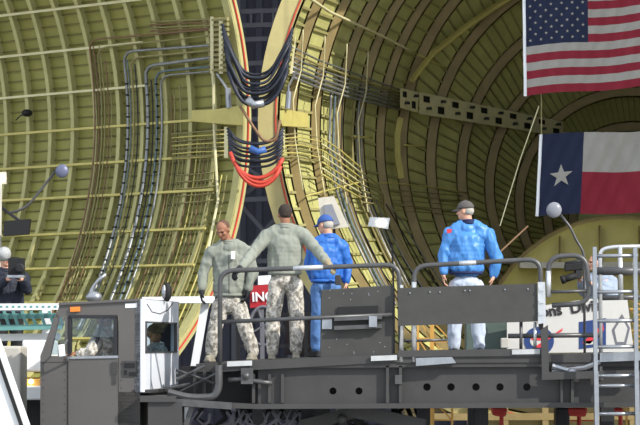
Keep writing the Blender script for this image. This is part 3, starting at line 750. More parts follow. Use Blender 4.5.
m = MB(); m.pprism([(582, 343), (603, 324), (604, 330), (590, 344)], YBN - .01, YBN - .007); m.pprism([(586, 341), (596, 340), (596, 344), (586, 345)], YBN - .01, YBN - .007, 1); m.build('printed_streak', [M_INKR, M_PAPER], bn)
m = MB(); m.pprism([(612, 330), (622, 314), (630, 328), (626, 345), (616, 345)], YBN - .006, YBN); m.build('printed_crest', M_TRUSS, bn)
m = MB(); m.pprism([(614.5, 330), (622, 318), (627.5, 328.5), (624, 342), (617, 342)], YBN - .009, YBN - .006); m.build('crest_centre', M_PAPER, bn)
tag(MB().box((V(466, 322, 34.7).x, 34.7, ZP), (V(509, 322, 34.7).x, 35.1, V(466, 322, 34.7).z)).build('equipment_cabinet', M_GREENP, bevel=.01), 'plain green-grey cabinet behind the right platform, left of the banner', 'cabinet')
tag(MB().pprism([(501, 338), (509, 338), (509, 348), (501, 348)], 34.2, 34.3).build('switch_box', M_BEIGE, bevel=.01), 'small pale switch box below the long dark guard panel', 'box')
def lattice(x0, x1, y0, y1, Y, lab):
    t = thing('lattice_stand', lab, 'work stand', V((x0 + x1) / 2, y1, Y))
    for x in (x0, x1): MB().beam(V(x, y0, Y), Vector((V(x, y1, Y).x, Y, 0)), .03, .03).build('upright', M_LATT, t)
    n = 5
    m = MB()
    for k in range(n + 1): y = y0 + (y1 - y0) * k / n; m.beam(V(x0, y, Y), V(x1, y, Y), .02, .02)
    m.each('crossbar', M_LATT, t)
    m = MB()
    for k in range(n): ya, yb = y0 + (y1 - y0) * k / n, y0 + (y1 - y0) * (k + 1) / n; m.beam(V(x0, ya, Y + .03), V(x1, yb, Y + .03), .018, .018)
    m.each('diagonal_brace', M_LATT, t)
lattice(418, 431, 318, 420, 35.2, 'amber lattice work stand behind the platform, narrower and left of its twin')
lattice(433, 452, 322, 420, 35.5, 'wider amber lattice work stand behind the platform, beside the pale jeans')
lattice(626, 650, 298, 352, 35.4, 'amber lattice work stand at the right edge behind the banner')
# scaffold floor carrying the two camera operators

tag(MB().box((V(462, 0, 36).x, 34.2, ZP - .08), (V(720, 0, 36).x, 37.2, ZP)).build('work_platform', M_DGREY), 'dark work platform behind the loader under the banner', 'platform')
for x in (465, 715):
    tag(MB().box((V(x, 0, 36).x, 35.5, 0), (V(x, 0, 36).x + .12, 35.7, ZP - .08)).build('platform_post', M_DARK), 'dark steel post under the work platform', 'post', 'posts of the right work platform')
# clutter below the beam
gs = thing('support_trestle', 'olive yellow support trestle seen below the long beam, lower right', 'trestle', (V(500, 0, 38).x, 38, 0))
m = MB()
for x in (408, 470, 505, 545, 560, 632): m.beam(V(x, 404, 38), Vector((V(x, 0, 38).x, 38, 0)), .09, .09)
m.each('upright', M_FFRAME, gs)
m = MB(); m.beam(V(400, 417, 38), V(700, 416, 38), .1, .1); m.beam(V(400, 409, 38.2), V(700, 409, 38.2), .06, .1); m.each('crossbar', M_FFRAME, gs)
for x, wd, mm, lb in ((492, 16, M_RWASTE, 'red valve box on a thin leg below the beam, left of the dark box'), (566, 22, M_RWASTE, 'red hose reel below the beam beside the ladder'), (556, 14, M_DARK, 'dark box low behind the loader, right of the trestle uprights'), (612, 12, M_RWASTE, 'red bar leaning below the beam behind the ladder')):
    tag(MB().pprism([(x, 408), (x + wd, 408), (x + wd - 2, 417 if mm is M_RWASTE else 560), (x + 2, 416 if mm is M_RWASTE else 560)], 36.4, 36.8).add(MB().box((V(x + wd / 2, 0, 36.6).x - .03, 36.57, 0), (V(x + wd / 2, 0, 36.6).x + .03, 36.63, V(0, 412, 36.6).z)).mesh()).build('equipment_box', mm, bevel=.03), lb, 'box')
tag(MB().pprism([(393, 414), (400, 414), (456, 572), (446, 572)], 33.5, 33.7).build('white_strut', M_WHITE), 'white strut slanting below the beam near the centre', 'strut')
mh = MB()
for k in range(26):
    x = 186 + random.random() * 120; mh.tube([V(x, 409 + random.random() * 5, 31), V(x + random.uniform(-8, 8), 419 + random.random() * 4, 31), V(x + random.uniform(-12, 12), 428, 31)], .01 + random.random() * .012, 6)
mh.each('hydraulic_line', M_TRUSS, ld, smooth=True)
mh = MB()
for k in range(20):
    x = 182 + random.random() * 240; mh.tube([V(x, 408, 31.2), V(x + random.uniform(-14, 14), 418, 31.1), V(x + random.uniform(-18, 18), 430, 31.2)], .03, 6)
mh.each('rubber_hose', M_RUB, ld, smooth=True)
# work stand behind the men
ws = thing('service_stand', 'dark grey railed service stand behind the two men in camouflage trousers', 'service stand', Vector((V(275, 0, 41).x, 41, 0)))
m = MB(); m.pprism([(236, 362), (330, 362), (330, 420), (236, 420)], 41, 43); m.build('platform', M_DARK, ws)
m = MB()
for x in (238, 262, 306, 330): m.beam(V(x, 312, 41), V(x, 362, 41), .06, .06)
for y in (314, 330, 346): m.beam(V(236, y, 41), V(332, y, 41), .05, .05)
m.build('railing', M_TRUSS, ws)
m = MB(); m.pprism([(285, 318), (312, 318), (312, 355), (285, 355)], 41.6, 41.8); m.build('back_panel', mat('panel_mauve', (110, 96, 104), .7), ws)
sg = thing('warning_sign', 'red sign with white capital letters behind the rail between the two men in sage jackets', 'sign', V(263, 311, 33.5))
m = MB(); m.pprism([(250, 286), (271, 284), (271, 306), (250, 308)], 33.5, 33.54); m.build('sign_board', M_SIGNR, sg)
m = MB(); m.pprism([(258, 276), (271, 275), (271, 284), (258, 285)], 33.5, 33.54); m.build('upper_board', M_WHITE, sg)
put_text('ING', 263, 297, 33.48, .165, D(-3), M_WHITE, sg, bold=.004)
m = MB(); m.beam(V(262, 308, 33.56), Vector((V(262, 420, 33.56).x, 33.56, 0)), .05, .05); m.build('sign_post', M_TRUSS, sg)
rl = thing('cable_reel', 'small grey wheel-like cable reel under the red sign', 'reel', V(262, 345, 33.2))
c = V(263, 326, 33.35)
MB().tube([c + Vector((.17 * math.cos(a), 0, .25 * math.sin(a))) for a in frange(0, 2 * PI, 24)[:-1]], .02, 8, closed=True).build('rim', M_TRUSS, rl, smooth=True)
m = MB()
for a in range(4): m.tube([c, c + Vector((.17 * math.cos(a * PI / 2 + .4), 0, .25 * math.sin(a * PI / 2 + .4)))], .012, 6)
m.each('spoke', M_TRUSS, rl)
m = MB(); m.beam(c, Vector((c.x, 33.35, 0)), .04, .04); m.build('stand', M_TRUSS, rl)
# lamps
fl = thing('floodlight', 'large hooded work floodlight aimed outward beside the blue cap', 'floodlight', V(331, 232, 36.8))
m = MB(); m.pprism([(318, 198), (334, 196), (349, 227), (322, 230)], 36.6, 36.64); m.build('lamp_shade', mat('shade_translucent', (196, 190, 176), .5, 0, .1, 8), fl)
m = MB(); m.pprism([(324, 205), (332, 204), (340, 224), (326, 226)], 36.55, 36.6); m.build('lens', M_LAMPG, fl); MB().tube([V(334, 228, 36.7), V(336, 262, 36.8), V(337, 545, 37)], .02, 6).build('stand', M_DARK, fl)
wl = thing('wall_lamp', 'small white rectangular lamp clipped to the frames left of the charcoal cap', 'lamp', V(378, 230, 37.5))
m = MB(); m.pprism([(370, 217), (390, 218), (388, 229), (368, 226)], 37.5, 37.6); m.build('housing', M_WHITE, wl); m = MB(); m.pprism([(378, 220), (386, 221), (385, 226), (377, 225)], 37.48, 37.5); m.build('lens', M_WARM, wl)
MB().tube([V(384, 227, 37.6), V(392, 245, 37.8), V(394, 300, 37.7), V(394, 540, 37.7)], .015, 6).build('arm', M_DARK, wl)
def dish(name, px, py, r, Y, arm, lab):
    t = thing(name, lab, 'lamp', V(px, py + 5, Y)); c = V(px, py, Y)
    m = MB(); m.ell(c, (r, .05, r * 1.05), Matrix.Rotation(D(20), 3, 'Y'), seg=20); m.build('reflector', M_LAMPG if name != 'boom_lamp' else mat('disc_blue_grey', (100, 104, 128), .4, .2), t, smooth=True)
    m = MB(); m.tube(fillet([V(x, y, Y + .08) for x, y in arm], .15), .018, 7); m.build('arm', M_RAIL, t, smooth=True)
    m = MB(); m.ell(c + Vector((0, .06, 0)), (r * .4, .05, r * .4), seg=12); m.build('bracket', M_RUB, t, smooth=True)
dish('boom_lamp', 62, 171, .09, 35, [(57, 169), (40, 191), (26, 208), (10, 213)], 'blue-grey disc lamp on a thin boom in front of the left shell')
dish('dish_lamp', 554, 210, .1, 33.5, [(560, 214), (571, 228), (576, 240), (584, 252), (585, 379)], 'round pale dish lamp on a curved arm just below the star flag')
tag(MB().tube([V(539, 106, 37), V(520, 160, 36.6), V(500, 226, 36.2)], .008, 5).build('rope', M_BAR), 'thin pale rope slanting down from the perforated tray behind the star flag', 'rope')
tag(MB().tube([V(528, 226, 35.2), V(500, 252, 35)], .012, 5).build('thin_rod', M_BROWN), 'thin brown rod leaning beside the blue jacketed man on the right', 'rod')
# items at the left
bx = thing('black_monitor', 'flat black monitor box on an arm at the left edge above the cameraman', 'monitor', V(16, 236, 36.5))
m = MB(); m.pprism([(4, 221), (30, 219), (28, 234), (3, 236)], 36.5, 36.7); m.build('case', M_RUB, bx); MB().tube([V(28, 227, 36.6), V(2, 208, 37), V(-12, 206, 37.2)], .025, 6).build('arm', M_DARK, bx)
sp = thing('camera_sensor', 'small black device fixed inside the upper left of the nose shell', 'sensor', V(27, 118, 38))
c = nP(27, 113, .25); MB().ell(c, (.09, .1, .06)).build('body', M_RUB, sp, smooth=True); MB().tube([c, nP(20, 116, .15), nP(16, 120, .1)], .012, 6).build('bracket', M_DARK, sp)
st = thing('flood_lamp', 'glowing warm lamp at the far left edge beside the nose shell', 'lamp', V(1, 215, 37))
MB().ell(V(2, 178.5, 36.8), (.055, .03, .055)).build('bulb', M_WARM, st, smooth=True); MB().tube([V(0, 182, 36.9), V(-1, 300, 36.9)], .03, 6).build('stand', M_BEIGE, st); MB().pbox(-14, 172, 6, 184, 36.9, 37).build('housing', M_BEIGE, st)
sc = thing('scaffold_bridge', 'white and teal slotted scaffold beams in front of the left cameraman', 'scaffold', Vector((V(50, 0, 35).x, 35, 0)))
m = MB(); m.pprism([(-60, 304), (110, 303), (112, 309), (-60, 311)], 35, 35.1); m.build('top_beam', M_WHITE, sc)
m = MB(); m.pprism([(142, 297), (214, 296), (214, 303), (142, 303)], 33.6, 33.9); m.build('beam', M_WHITE, sc)
m = MB(); m.pprism([(-60, 314), (62, 313), (62, 318), (-60, 320)], 35.3, 35.4); m.pprism([(-60, 326), (62, 324), (62, 329), (-60, 332)], 35.2, 35.3); m.each('teal_beam', M_TEALP, sc)
m = MB()
for x in range(-50, 60, 9): m.beam(V(x, 311, 35.25), V(x + 5, 326, 35.25), .04, .04)
m.build('lattice_bar', M_TEALP, sc)
m = MB()
for x in range(-6, 110, 6): m.pbox(x, 305.5, x + 2.5, 307.5, 34.99, 35)
m.build('slots', M_TEALP, sc)
m = MB(); m.pprism([(-60, 335), (60, 333), (60, 340), (-60, 342)], 35.4, 35.5); m.build('lower_beam', M_WHITE, sc)
m = MB()
for x in (-50, 47): m.beam(V(x, 305, 35.6), Vector((V(x, 0, 35.6).x, 35.6, 0)), .12, .12)
for x in (150,): m.beam(V(x, 300, 33.75), Vector((V(x, 0, 33.75).x, 33.75, 0)), .1, .1)
m.each('post', M_WHITE, sc)
m = MB(); m.beam(V(206, 299, 33.8), Vector((V(160, 0, 33.8).x, 33.8, 0)), .1, .14); m.build('slanted_leg', M_WHITE, sc)
m = MB(); m.box((V(-60, 0, 36).x, 35.6, ZP - .08), (V(60, 0, 36).x, 37.0, ZP)); m.build('floor_deck', M_DGREY, sc)
tag(MB().box((V(-8, 346, 31.5).x, 31.5, 0), (V(21, 346, 31.5).x, 32.2, V(0, 346, 31.5).z)).build('storage_crate', M_BEIGE, bevel=.03), 'beige storage crate at the left edge behind the slanted white post', 'crate')
cr = thing('parked_truck', 'white parked truck with amber lights partly hidden behind the cab', 'truck', Vector((V(20, 0, 33.50).x, 33.50, 0)))
m = MB(); m.pbox(22, 340, 44, 372, 33.10, 34.90); m.build('cargo_box', M_WHITE, cr, bevel=.03)
m = MB(); m.pbox(-20, 379, 60, 386, 32.90, 34.90); m.build('light_bar', mat('dull_amber', (190, 150, 80), .6), cr)
m = MB(); m.pbox(-20, 386, 60, 400, 32.80, 34.90); m.build('bumper', M_WHITE, cr, bevel=.02)
for x in (22, 31): MB().tube([V(x, 381.5, 32.80), V(x, 381.5, 32.90)], .032, 12).build('round_light', M_WARM, cr)
MB().pbox(8, 371, 18, 379, 32.90, 33.10).build('blue_tag', M_INKB, cr)
m = MB(); m.pbox(-20, 400, 60, 430, 33.30, 34.70); m.build('chassis', M_DARK, cr)
m = MB()
for x in (-10, 50): m.tube([Vector((V(x, 0, 33.00).x, 33.00, .5)), Vector((V(x, 0, 33.00).x, 33.40, .5))], .5, 18)
m.each('wheel', M_RUB, cr)
sl = thing('slanted_post', 'white slanted post with a black edge strip in the lower left corner', 'post', Vector((V(20, 0, 28.5).x, 28.5, 0)))
m = MB(); b = V(-3, 338, 28.5); k = b + (V(27, 425, 28.5) - b) * (b.z / (b.z - V(27, 425, 28.5).z))
pl = [b + Vector((-1.2, 0, .25)), b, k, k + Vector((-2.4, 0, 0))]
m.quadstrip([pl, [p + Vector((0, .3, 0)) for p in pl]]); m.build('post_panel', M_WHITE, sl)
m = MB(); m.beam(b + Vector((-.06, -.02, 0)), k + Vector((-.06, -.02, 0)), .03, .04); m.build('edge_strip', M_RUB, sl)

# ------------------------------------------------------------------ people
def blob(mb, voxel=.012, it=4, fold=0., fs=(9, 9, 16), seed=0.):
    me = mb.mesh('blob')
    o = bpy.data.objects.new('tmp', me); COL.objects.link(o)
    r = o.modifiers.new('r', 'REMESH'); r.mode = 'VOXEL'; r.voxel_size = voxel
    s = o.modifiers.new('s', 'SMOOTH'); s.factor = .5; s.iterations = it
    out = bpy.data.meshes.new_from_object(o.evaluated_get(bpy.context.evaluated_depsgraph_get()))
    bpy.data.objects.remove(o); bpy.data.meshes.remove(me)
    if fold:
        nn = [v.normal.copy() for v in out.vertices]
        for v, n_ in zip(out.vertices, nn):
            p = v.co
            q = noise.noise(Vector((p.x * fs[0] + seed, p.y * fs[1], p.z * fs[2]))) + .5 * noise.noise(Vector((p.x * fs[0] * 2.3, p.y * fs[1] * 2.3 + seed, p.z * fs[2] * 1.7)))
            q = (1 - abs(q) * 2.2)
            v.co = p + n_ * fold * q
    return out
def frame_of(f, up=Vector((0, 0, 1))):
    f = f.normalized(); s = f.cross(up).normalized(); u = s.cross(f)
    return Matrix((s, f, u)).transposed()      # columns: right-hand side, forward, up
def hand(mb, wr, tip_dir, palm_n, curl, side, k=1.):
    d = tip_dir.normalized(); n = (palm_n - d * palm_n.dot(d)).normalized(); s = d.cross(n) * side   # s towards the thumb
    mb.cap(wr, wr + d * .03, .027 * k, .03 * k)
    for q in range(4):
        off = s * (.03 - .02 * q)
        base = wr + d * .085 + off
        mb.cap(wr + d * .02 + off * .7, base, .016 * k, .0125 * k, 8)
        L = (.042, .046, .043, .034)[q]; p = base; a = curl * .5; r = .0095 * k
        for g in range(3):
            v = d * math.cos(a) + n * math.sin(a); e = p + v * L * (1, .75, .6)[g]
            mb.cap(p, e, r, r * .92, 8); p = e; a += curl; r *= .93
    p = wr + d * .03 + s * .028; v = (d * .6 + s * .7 + n * .3).normalized(); e = p + v * .045
    mb.cap(p, e, .014 * k, .011 * k, 8); v = (d * .9 + s * .15 + n * (.3 + .4 * curl)).normalized(); mb.cap(e, e + v * .038, .011 * k, .009 * k, 8)
def headprims(mb, c, Fm, sc=1.):
    E = lambda o, r: mb.ell(c + Fm @ Vector(o) * sc, [x * sc for x in r], Fm, seg=18)
    E((0, -.012, .03), (.079, .098, .088)); E((0, .015, -.035), (.062, .072, .082)); E((0, .05, -.075), (.036, .04, .034))
    E((0, .088, -.012), (.014, .02, .026)); E((0, .1, -.026), (.016, .017, .012))
    E((0, .076, .022), (.056, .022, .013))
    for s in (-1, 1):
        E((s * .078, -.005, -.008), (.011, .02, .033)); E((s * .04, .062, -.02), (.024, .022, .02))
    E((0, .083, -.055), (.026, .012, .009))
def eyes(me, c, Fm, sc, mi_eye, mi_lip, hairmi=None, hairline=None):
    inv = Fm.transposed()
    for p in me.polygons:
        q = inv @ (Vector(p.center) - c) / sc
        if q.y > .055:
            if abs(abs(q.x) - .031) < .014 and abs(q.z - .002) < .0065: p.material_index = mi_eye
            if abs(q.x) < .024 and abs(q.z + .056) < .006: p.material_index = mi_lip
            if abs(abs(q.x) - .031) < .018 and abs(q.z - .021) < .0045: p.material_index = mi_eye
def person(label, J, head_dir, body_dir, Y, skin, jm, tm, bm_, hair=None, cap=None, capm=None, gloves=(None, None), hands=None, foot_dirs=None, jk=1., fold=.012, seed=0, hem=None, cuffs=True, base_z=None, collar=True, slim=1., deck=None):
    P = {k: V(v[0], v[1], Y + (v[2] if len(v) > 2 else 0)) for k, v in J.items()}
    if deck:
        for k_ in ('an_l', 'an_r'): P[k_].z = deck(P[k_].x) + .1
    bd = body_dir.normalized(); Bf = frame_of(bd)
    hd = head_dir.normalized(); Hf = frame_of(hd)
    base = P['pelvis'].copy(); base.z = base_z if base_z is not None else min(P['an_l'].z, P['an_r'].z) - .1
    t = thing('person', label, 'person', base)
    hc = P['head']
    # body: one surface
    m = MB(); headprims(m, hc, Hf)
    m.cap(hc + Hf @ Vector((0, -.02, -.06)), P['neck'] + Vector((0, 0, -.05)), .055, .065)
    ch = P['neck'].lerp(P['pelvis'], .3)
    m.cap(P['sh_l'], P['sh_r'], .055, .055)
    m.ell(ch, (.16, .1, .19), Bf, seg=18); m.ell(P['neck'].lerp(P['pelvis'], .68), (.14, .09, .19), Bf, seg=18); m.ell(P['pelvis'], (.155, .1, .11), Bf, seg=18)
    for s in 'lr':
        m.cap(P['sh_' + s], P['el_' + s], .05, .038); m.cap(P['el_' + s], P['wr_' + s], .038, .026)
        m.cap(P['hip_' + s], P['kn_' + s], .075, .052); m.cap(P['kn_' + s], P['an_' + s], .05, .036)
        f = (foot_dirs or {}).get(s, bd); f = Vector((f.x, f.y, 0)).normalized()
        m.cap(P['an_' + s], P['an_' + s] + Vector((0, 0, -.05)), .036, .036); m.cap(P['an_' + s] + f * -.03 + Vector((0, 0, -.055)), P['an_' + s] + f * .15 + Vector((0, 0, -.065)), .035, .03)
        h = hands[s]; hand(m, P['wr_' + s], h[0], h[1], h[2], h[3])
    me = blob(m, .0085, 2); bo = link_mesh('body', me, [skin, M_EYE, M_LIP], t, smooth=True)
    w = wloc(t); eyes(me, hc - w, Hf, 1, 1, 2)
    # jacket
    m = MB(); hemz = P['pelvis'].z + .02 if hem is None else V(0, hem, Y).z
    top = P['neck'] + Vector((0, 0, -.035))
    wst = Vector((P['pelvis'].x, P['pelvis'].y, hemz))
    m.cap(P['sh_l'] + Vector((0, 0, -.005)), P['sh_r'] + Vector((0, 0, -.005)), .078 * jk, .078 * jk, 16)
    m.ell(top + Vector((0, 0, -.03)), (.13, .1, .085), Bf, seg=18)
    m.cap(P['neck'].lerp(P['sh_l'], .3), P['sh_l'] + Vector((0, 0, 0)), .078, .074 * jk); m.cap(P['neck'].lerp(P['sh_r'], .3), P['sh_r'], .078, .074 * jk)
    N = 7
    for k in range(N):
        u = k / (N - 1); c = ch.lerp(wst + Vector((0, 0, .07)), u); m.ell(c, ((.2 - .01 * abs(u - .5)) * jk * slim, (.135 + .01 * u) * jk, .12), Bf, seg=20)
    m.ell(wst + Vector((0, 0, .03)), (.18 * jk * slim, .128 * jk, .045), Bf, seg=20)
    for s in 'lr':
        e, r_ = P['el_' + s], P['wr_' + s]
        m.cap(P['sh_' + s], e, .074 * jk, .06 * jk, 14); m.cap(e, r_.lerp(e, .12), .061 * jk, .047 * jk, 14)
    jo = link_mesh('jacket', blob(m, .0125, 4, fold, (9, 9, 5.5), seed), jm, t, smooth=True)
    if collar:
        m = MB(); ax = (P['neck'] - top).normalized()
        cn = P['neck'] + Vector((0, 0, -.005)); R0 = [cn + Bf @ Vector((.072 * math.cos(a), .075 * math.sin(a), .022 + .01 * math.sin(a) * -1)) for a in frange(0, 2 * PI, 20)[:-1]]
        m.tube(R0, .019, 8, closed=True); m.tube([p + Vector((0, 0, -.025)) for p in R0], .022, 8, closed=True); m.build('collar', collar if not isinstance(collar, bool) else jm, jo, smooth=True)
    m = MB(); R0 = [wst + Bf @ Vector((.172 * jk * slim * math.cos(a), .122 * jk * math.sin(a), 0)) for a in frange(0, 2 * PI, 26)[:-1]]
    m.tube(R0, .022, 8, closed=True); m.build('waistband', collar if not isinstance(collar, bool) else jm, jo, smooth=True)
    # trousers
    m = MB(); m.ell(P['pelvis'] + Vector((0, 0, .0)), (.172, .12, .12), Bf, seg=20)
    m.cap(P['hip_l'], P['hip_r'], .1, .1)
    for s in 'lr':
        hp, kn, an = P['hip_' + s], P['kn_' + s], P['an_' + s]
        m.cap(hp, kn, .102, .08, 16); m.cap(kn, an.lerp(kn, .45), .08, .082, 16); m.cap(an.lerp(kn, .45), an.lerp(kn, .02), .08, .066, 16)
    link_mesh('trousers', blob(m, .0125, 3, .011, (9, 9, 5), seed + 3), tm, t, smooth=True)
    for s in 'lr':
        f = (foot_dirs or {}).get(s, bd); f = Vector((f.x, f.y, 0)).normalized(); an = P['an_' + s]
        m = MB(); m.cap(an + Vector((0, 0, .06)), an + Vector((0, 0, -.03)), .055, .05); m.cap(an + f * -.03 + Vector((0, 0, -.05)), an + f * .16 + Vector((0, 0, -.055)), .046, .042)
        m.box((-.045, -.09, -.1), (.045, .21, -.075), M=Matrix.Translation(an) @ Matrix((Vector((f.y, -f.x, 0)), f, Vector((0, 0, 1)))).transposed().to_4x4())
        link_mesh('boot', blob(m, .01, 2), bm_, t, smooth=True)
        g = gloves[0 if s == 'l' else 1]
        if g:
            m = MB(); h = hands[s]; hand(m, P['wr_' + s], h[0], h[1], h[2], h[3], 1.32); m.cap(P['wr_' + s] + (P['el_' + s] - P['wr_' + s]).normalized() * .04, P['wr_' + s] + h[0].normalized() * .02, .04, .036)
            link_mesh('glove', blob(m, .0065, 2), g, t, smooth=True)
    if hair:
        m = MB()
        if not cap: m.ell(hc + Hf @ Vector((0, -.03, .038)), (.0825, .088, .084), Hf, seg=20)
        m.ell(hc + Hf @ Vector((0, -.045, -.002)), (.076 if cap else .072, .066, .066 if cap else .055), Hf, seg=18)
        link_mesh('hair', blob(m, .008, 2, .003, (40, 40, 40)), hair, t, smooth=True)
    if cap:
        m = MB(); n = 24; rings = []
        for k in range(8):
            a = PI / 2 * k / 7.6
            rings.append([hc + Hf @ Vector((.09 * math.cos(a) * math.cos(b), -.01 + .108 * math.cos(a) * math.sin(b), .028 + .1 * math.sin(a))) for b in frange(0, 2 * PI, n)[:-1]])
        m.quadstrip(rings); m.ell(hc + Hf @ Vector((0, -.01, .128)), (.01, .01, .006))
        co = m.build('cap', capm, t, smooth=True)
        m = MB(); top_, bot_ = [], []
        for k in range(13):
            b = PI * (.08 + .84 * k / 12); top_.append(hc + Hf @ Vector((.08 * math.cos(b), .085 * math.sin(b) - .01, .036))); bot_.append(hc + Hf @ Vector((.078 * math.cos(b), .1 * math.sin(b) + .07 * math.sin(b) ** .6, .022 - .012 * abs(math.cos(b)))))
        m.quadstrip([[a, b] for a, b in zip(top_, bot_)], closed=False); m.quadstrip([[a - Vector((0, 0, .007)), b - Vector((0, 0, .007))] for a, b in zip(top_, bot_)], closed=False)
        m.quadstrip([[b, b - Vector((0, 0, .007))] for b in bot_], closed=False)
        m.build('brim', cap, co, smooth=True)
    return t, P, Bf, jo
def deckfn(a, b): return lambda x: a.z + (b.z - a.z) * (x - a.x) / (b.x - a.x)
DECK1 = deckfn(V(217, 362.5, YL), V(398, 354, YL)); DECK2 = deckfn(V(398, 355.5, YL), V(660, 353.5, YL))
DOWN = Vector((0, 0, -1)); BACK = Vector((0, 1, 0)); FRONT = Vector((0, -1, 0)); LEFT = Vector((-1, 0, 0)); RIGHT = Vector((1, 0, 0))
# man 1: facing us, head bowed
p1, P, Bf, jo = person('man in a sage fleece jacket and camouflage trousers looking down, arms hanging, black gloves',
    dict(head=(223, 230, -.08), neck=(229, 242), sh_l=(211, 253), sh_r=(247, 252), el_l=(203, 273), el_r=(253, 273, -.05), wr_l=(202, 290, -.06), wr_r=(248, 290, -.1),
         pelvis=(229, 303), hip_l=(221, 306), hip_r=(238, 306), kn_l=(214, 334, -.05), kn_r=(247, 333, -.05), an_l=(211, 357.5), an_r=(253, 355)),
    Vector((-.4, -.8, -.5)), Vector((-.2, -1, 0)), 31.7, M_SKIN, M_SAGE, M_CAMO, M_BOOT, hair=None, gloves=(M_GLOVE, M_GLOVE),
    hands={'l': (DOWN + LEFT * .1, RIGHT, .5, 1), 'r': (DOWN + LEFT * .15, LEFT, .6, 1)}, jk=1.02, hem=295, seed=1, deck=DECK1)
hc = P['head']; Hf = frame_of(Vector((-.4, -.8, -.5)))
m = MB(); m.ell(hc + Hf @ Vector((0, -.022, .036)), (.081, .092, .084), Hf, seg=20); link_mesh('hair', m.mesh(), mat('stubble', (92, 66, 52), .8, 0, .15, 60), p1, smooth=True)
m = MB(); q = V(229, 255, 31.5); m.tube([q + Vector((0, -.045, 0)), V(229, 294, 31.51)], .006, 6); m.build('zip', M_DGREY, jo)
m = MB(); m.pprism([(231, 251), (235, 251), (235, 259), (231, 259)], 31.5, 31.53); m.build('name_patch', M_WHITE, jo, label='small pale patch on the chest')
# man 2: back to us, hands on the rail
p2, P, Bf, jo = person('man in a sage fleece jacket with his back turned, both arms spread along the rail',
    dict(head=(285, 214.5), neck=(285, 227), sh_l=(267, 236), sh_r=(303, 235), el_l=(253, 253, -.12), el_r=(317, 250, -.12), wr_l=(240, 268.5, -.5), wr_r=(327.5, 263, -.5),
         pelvis=(285, 281), hip_l=(277, 285), hip_r=(294, 285), kn_l=(273, 318), kn_r=(297, 318), an_l=(272, 351.5), an_r=(296, 350.5)),
    Vector((-.15, 1, -.12)), Vector((0, 1, 0)), 30.6, M_SKIN, M_SAGE, M_CAMO, M_BOOT, hair=M_HAIRD, gloves=(M_GLOVE, M_GLOVET),
    hands={'l': (Vector((-.45, -.5, -.45)), Vector((.1, .1, -1)), .7, -1), 'r': (Vector((.5, -.5, -.45)), Vector((0, .1, -1)), .7, 1)}, jk=1.05, hem=273, seed=5, deck=DECK1)
# man 3: blue jacket and cap
p3, P, Bf, jo = person('man in royal blue jacket, jeans and blue cap, back turned, beside the square panel',
    dict(head=(325, 225), neck=(329, 237), sh_l=(314, 246), sh_r=(342, 247), el_l=(309, 264, .05), el_r=(348, 266, .05), wr_l=(314, 279, .12), wr_r=(346, 282, .0),
         pelvis=(326, 287), hip_l=(319, 290), hip_r=(333, 290), kn_l=(318, 321), kn_r=(336, 321), an_l=(317, 350), an_r=(338, 350)),
    Vector((-.75, .6, -.2)), Vector((-.45, 1, 0)), 31.6, M_SKINP, M_BLUED, M_JEAN, M_RUB, hair=M_HAIRG, cap=M_CAPB, capm=M_CAPB,
    hands={'l': (DOWN + BACK * .4, RIGHT, .5, 1), 'r': (DOWN, LEFT, .5, -1)}, jk=1.04, hem=281, seed=9, deck=DECK1)
m = MB(); m.pprism([(335, 275), (341, 275), (341, 285), (335, 285)], 31.36, 31.42); m.build('belt_pouch', M_DGREY, p3, label='grey pouch clipped at the belt', bevel=.008)
# man 4
p4, P, Bf, jo = person('man in bright blue jacket, pale jeans and charcoal cap on the right platform',
    dict(head=(465, 211), neck=(468, 223), sh_l=(451, 233), sh_r=(487, 234), el_l=(444, 256, -.02), el_r=(497, 258), wr_l=(443.5, 273, -.06), wr_r=(493, 276),
         pelvis=(466, 284), hip_l=(457.5, 287), hip_r=(475.5, 287), kn_l=(455, 318), kn_r=(478, 318), an_l=(454, 351), an_r=(479, 351)),
    Vector((-.92, .38, -.08)), Vector((-.15, 1, 0)), 31.2, M_SKINP, M_BLUEJ, M_JEANP, M_RUB, hair=M_HAIRG, cap=M_CAPG, capm=M_CAPG,
    hands={'l': (DOWN, RIGHT, .5, 1), 'r': (DOWN + LEFT * .25, LEFT, .5, -1)}, jk=1.12, hem=273, seed=13, deck=DECK2, fold=.014, collar=M_NAVY)
m = MB(); m.pprism([(447, 229), (452, 229), (451, 233), (447, 233)], 31.06, 31.08); m.build('shoulder_patch', M_INKR, jo, label='small red patch on the shoulder')
# cameraman left
Yc = 36.2
p5, P, Bf, jo = person('grey-haired cameraman in a dark navy jacket at the left edge holding up a camera',
    dict(head=(5, 259), neck=(6, 270), sh_l=(-7, 278), sh_r=(24, 278), el_l=(-7, 291, -.2), el_r=(27, 290, -.2), wr_l=(7, 280, -.4), wr_r=(23, 280, -.4),
         pelvis=(9, 316), hip_l=(2, 319), hip_r=(16, 319), kn_l=(1, 345), kn_r=(17, 345), an_l=(0, 372), an_r=(18, 372)),
    Vector((.7, -1, 0)), Vector((.2, -1, 0)), Yc, M_SKINP, M_JBLK, M_RUB, M_RUB, hair=M_HAIRG,
    hands={'l': (Vector((.5, -.4, .6)), RIGHT, .6, -1), 'r': (Vector((-.5, -.4, .5)), LEFT, .6, 1)}, jk=1.1, hem=312, seed=17, deck=lambda x: ZP)
cm = thing('video_camera', 'black video camera with a round lens held by the cameraman at the left edge', 'camera', V(18, 280, 35.6))
m = MB(); m.pbox(8, 258, 23, 275, 35.55, 35.8); m.pbox(10, 257, 19, 260, 35.6, 35.7); m.pbox(11, 259, 13, 263, 35.62, 35.68); m.build('body', M_RUB, cm, bevel=.01)
m = MB(); c = V(20, 268, 35.5); m.tube([c + Vector((0, .1, 0)), c, c + Vector((0, -.06, 0))], .062, 16); m.build('lens', M_DARK, cm, smooth=True)
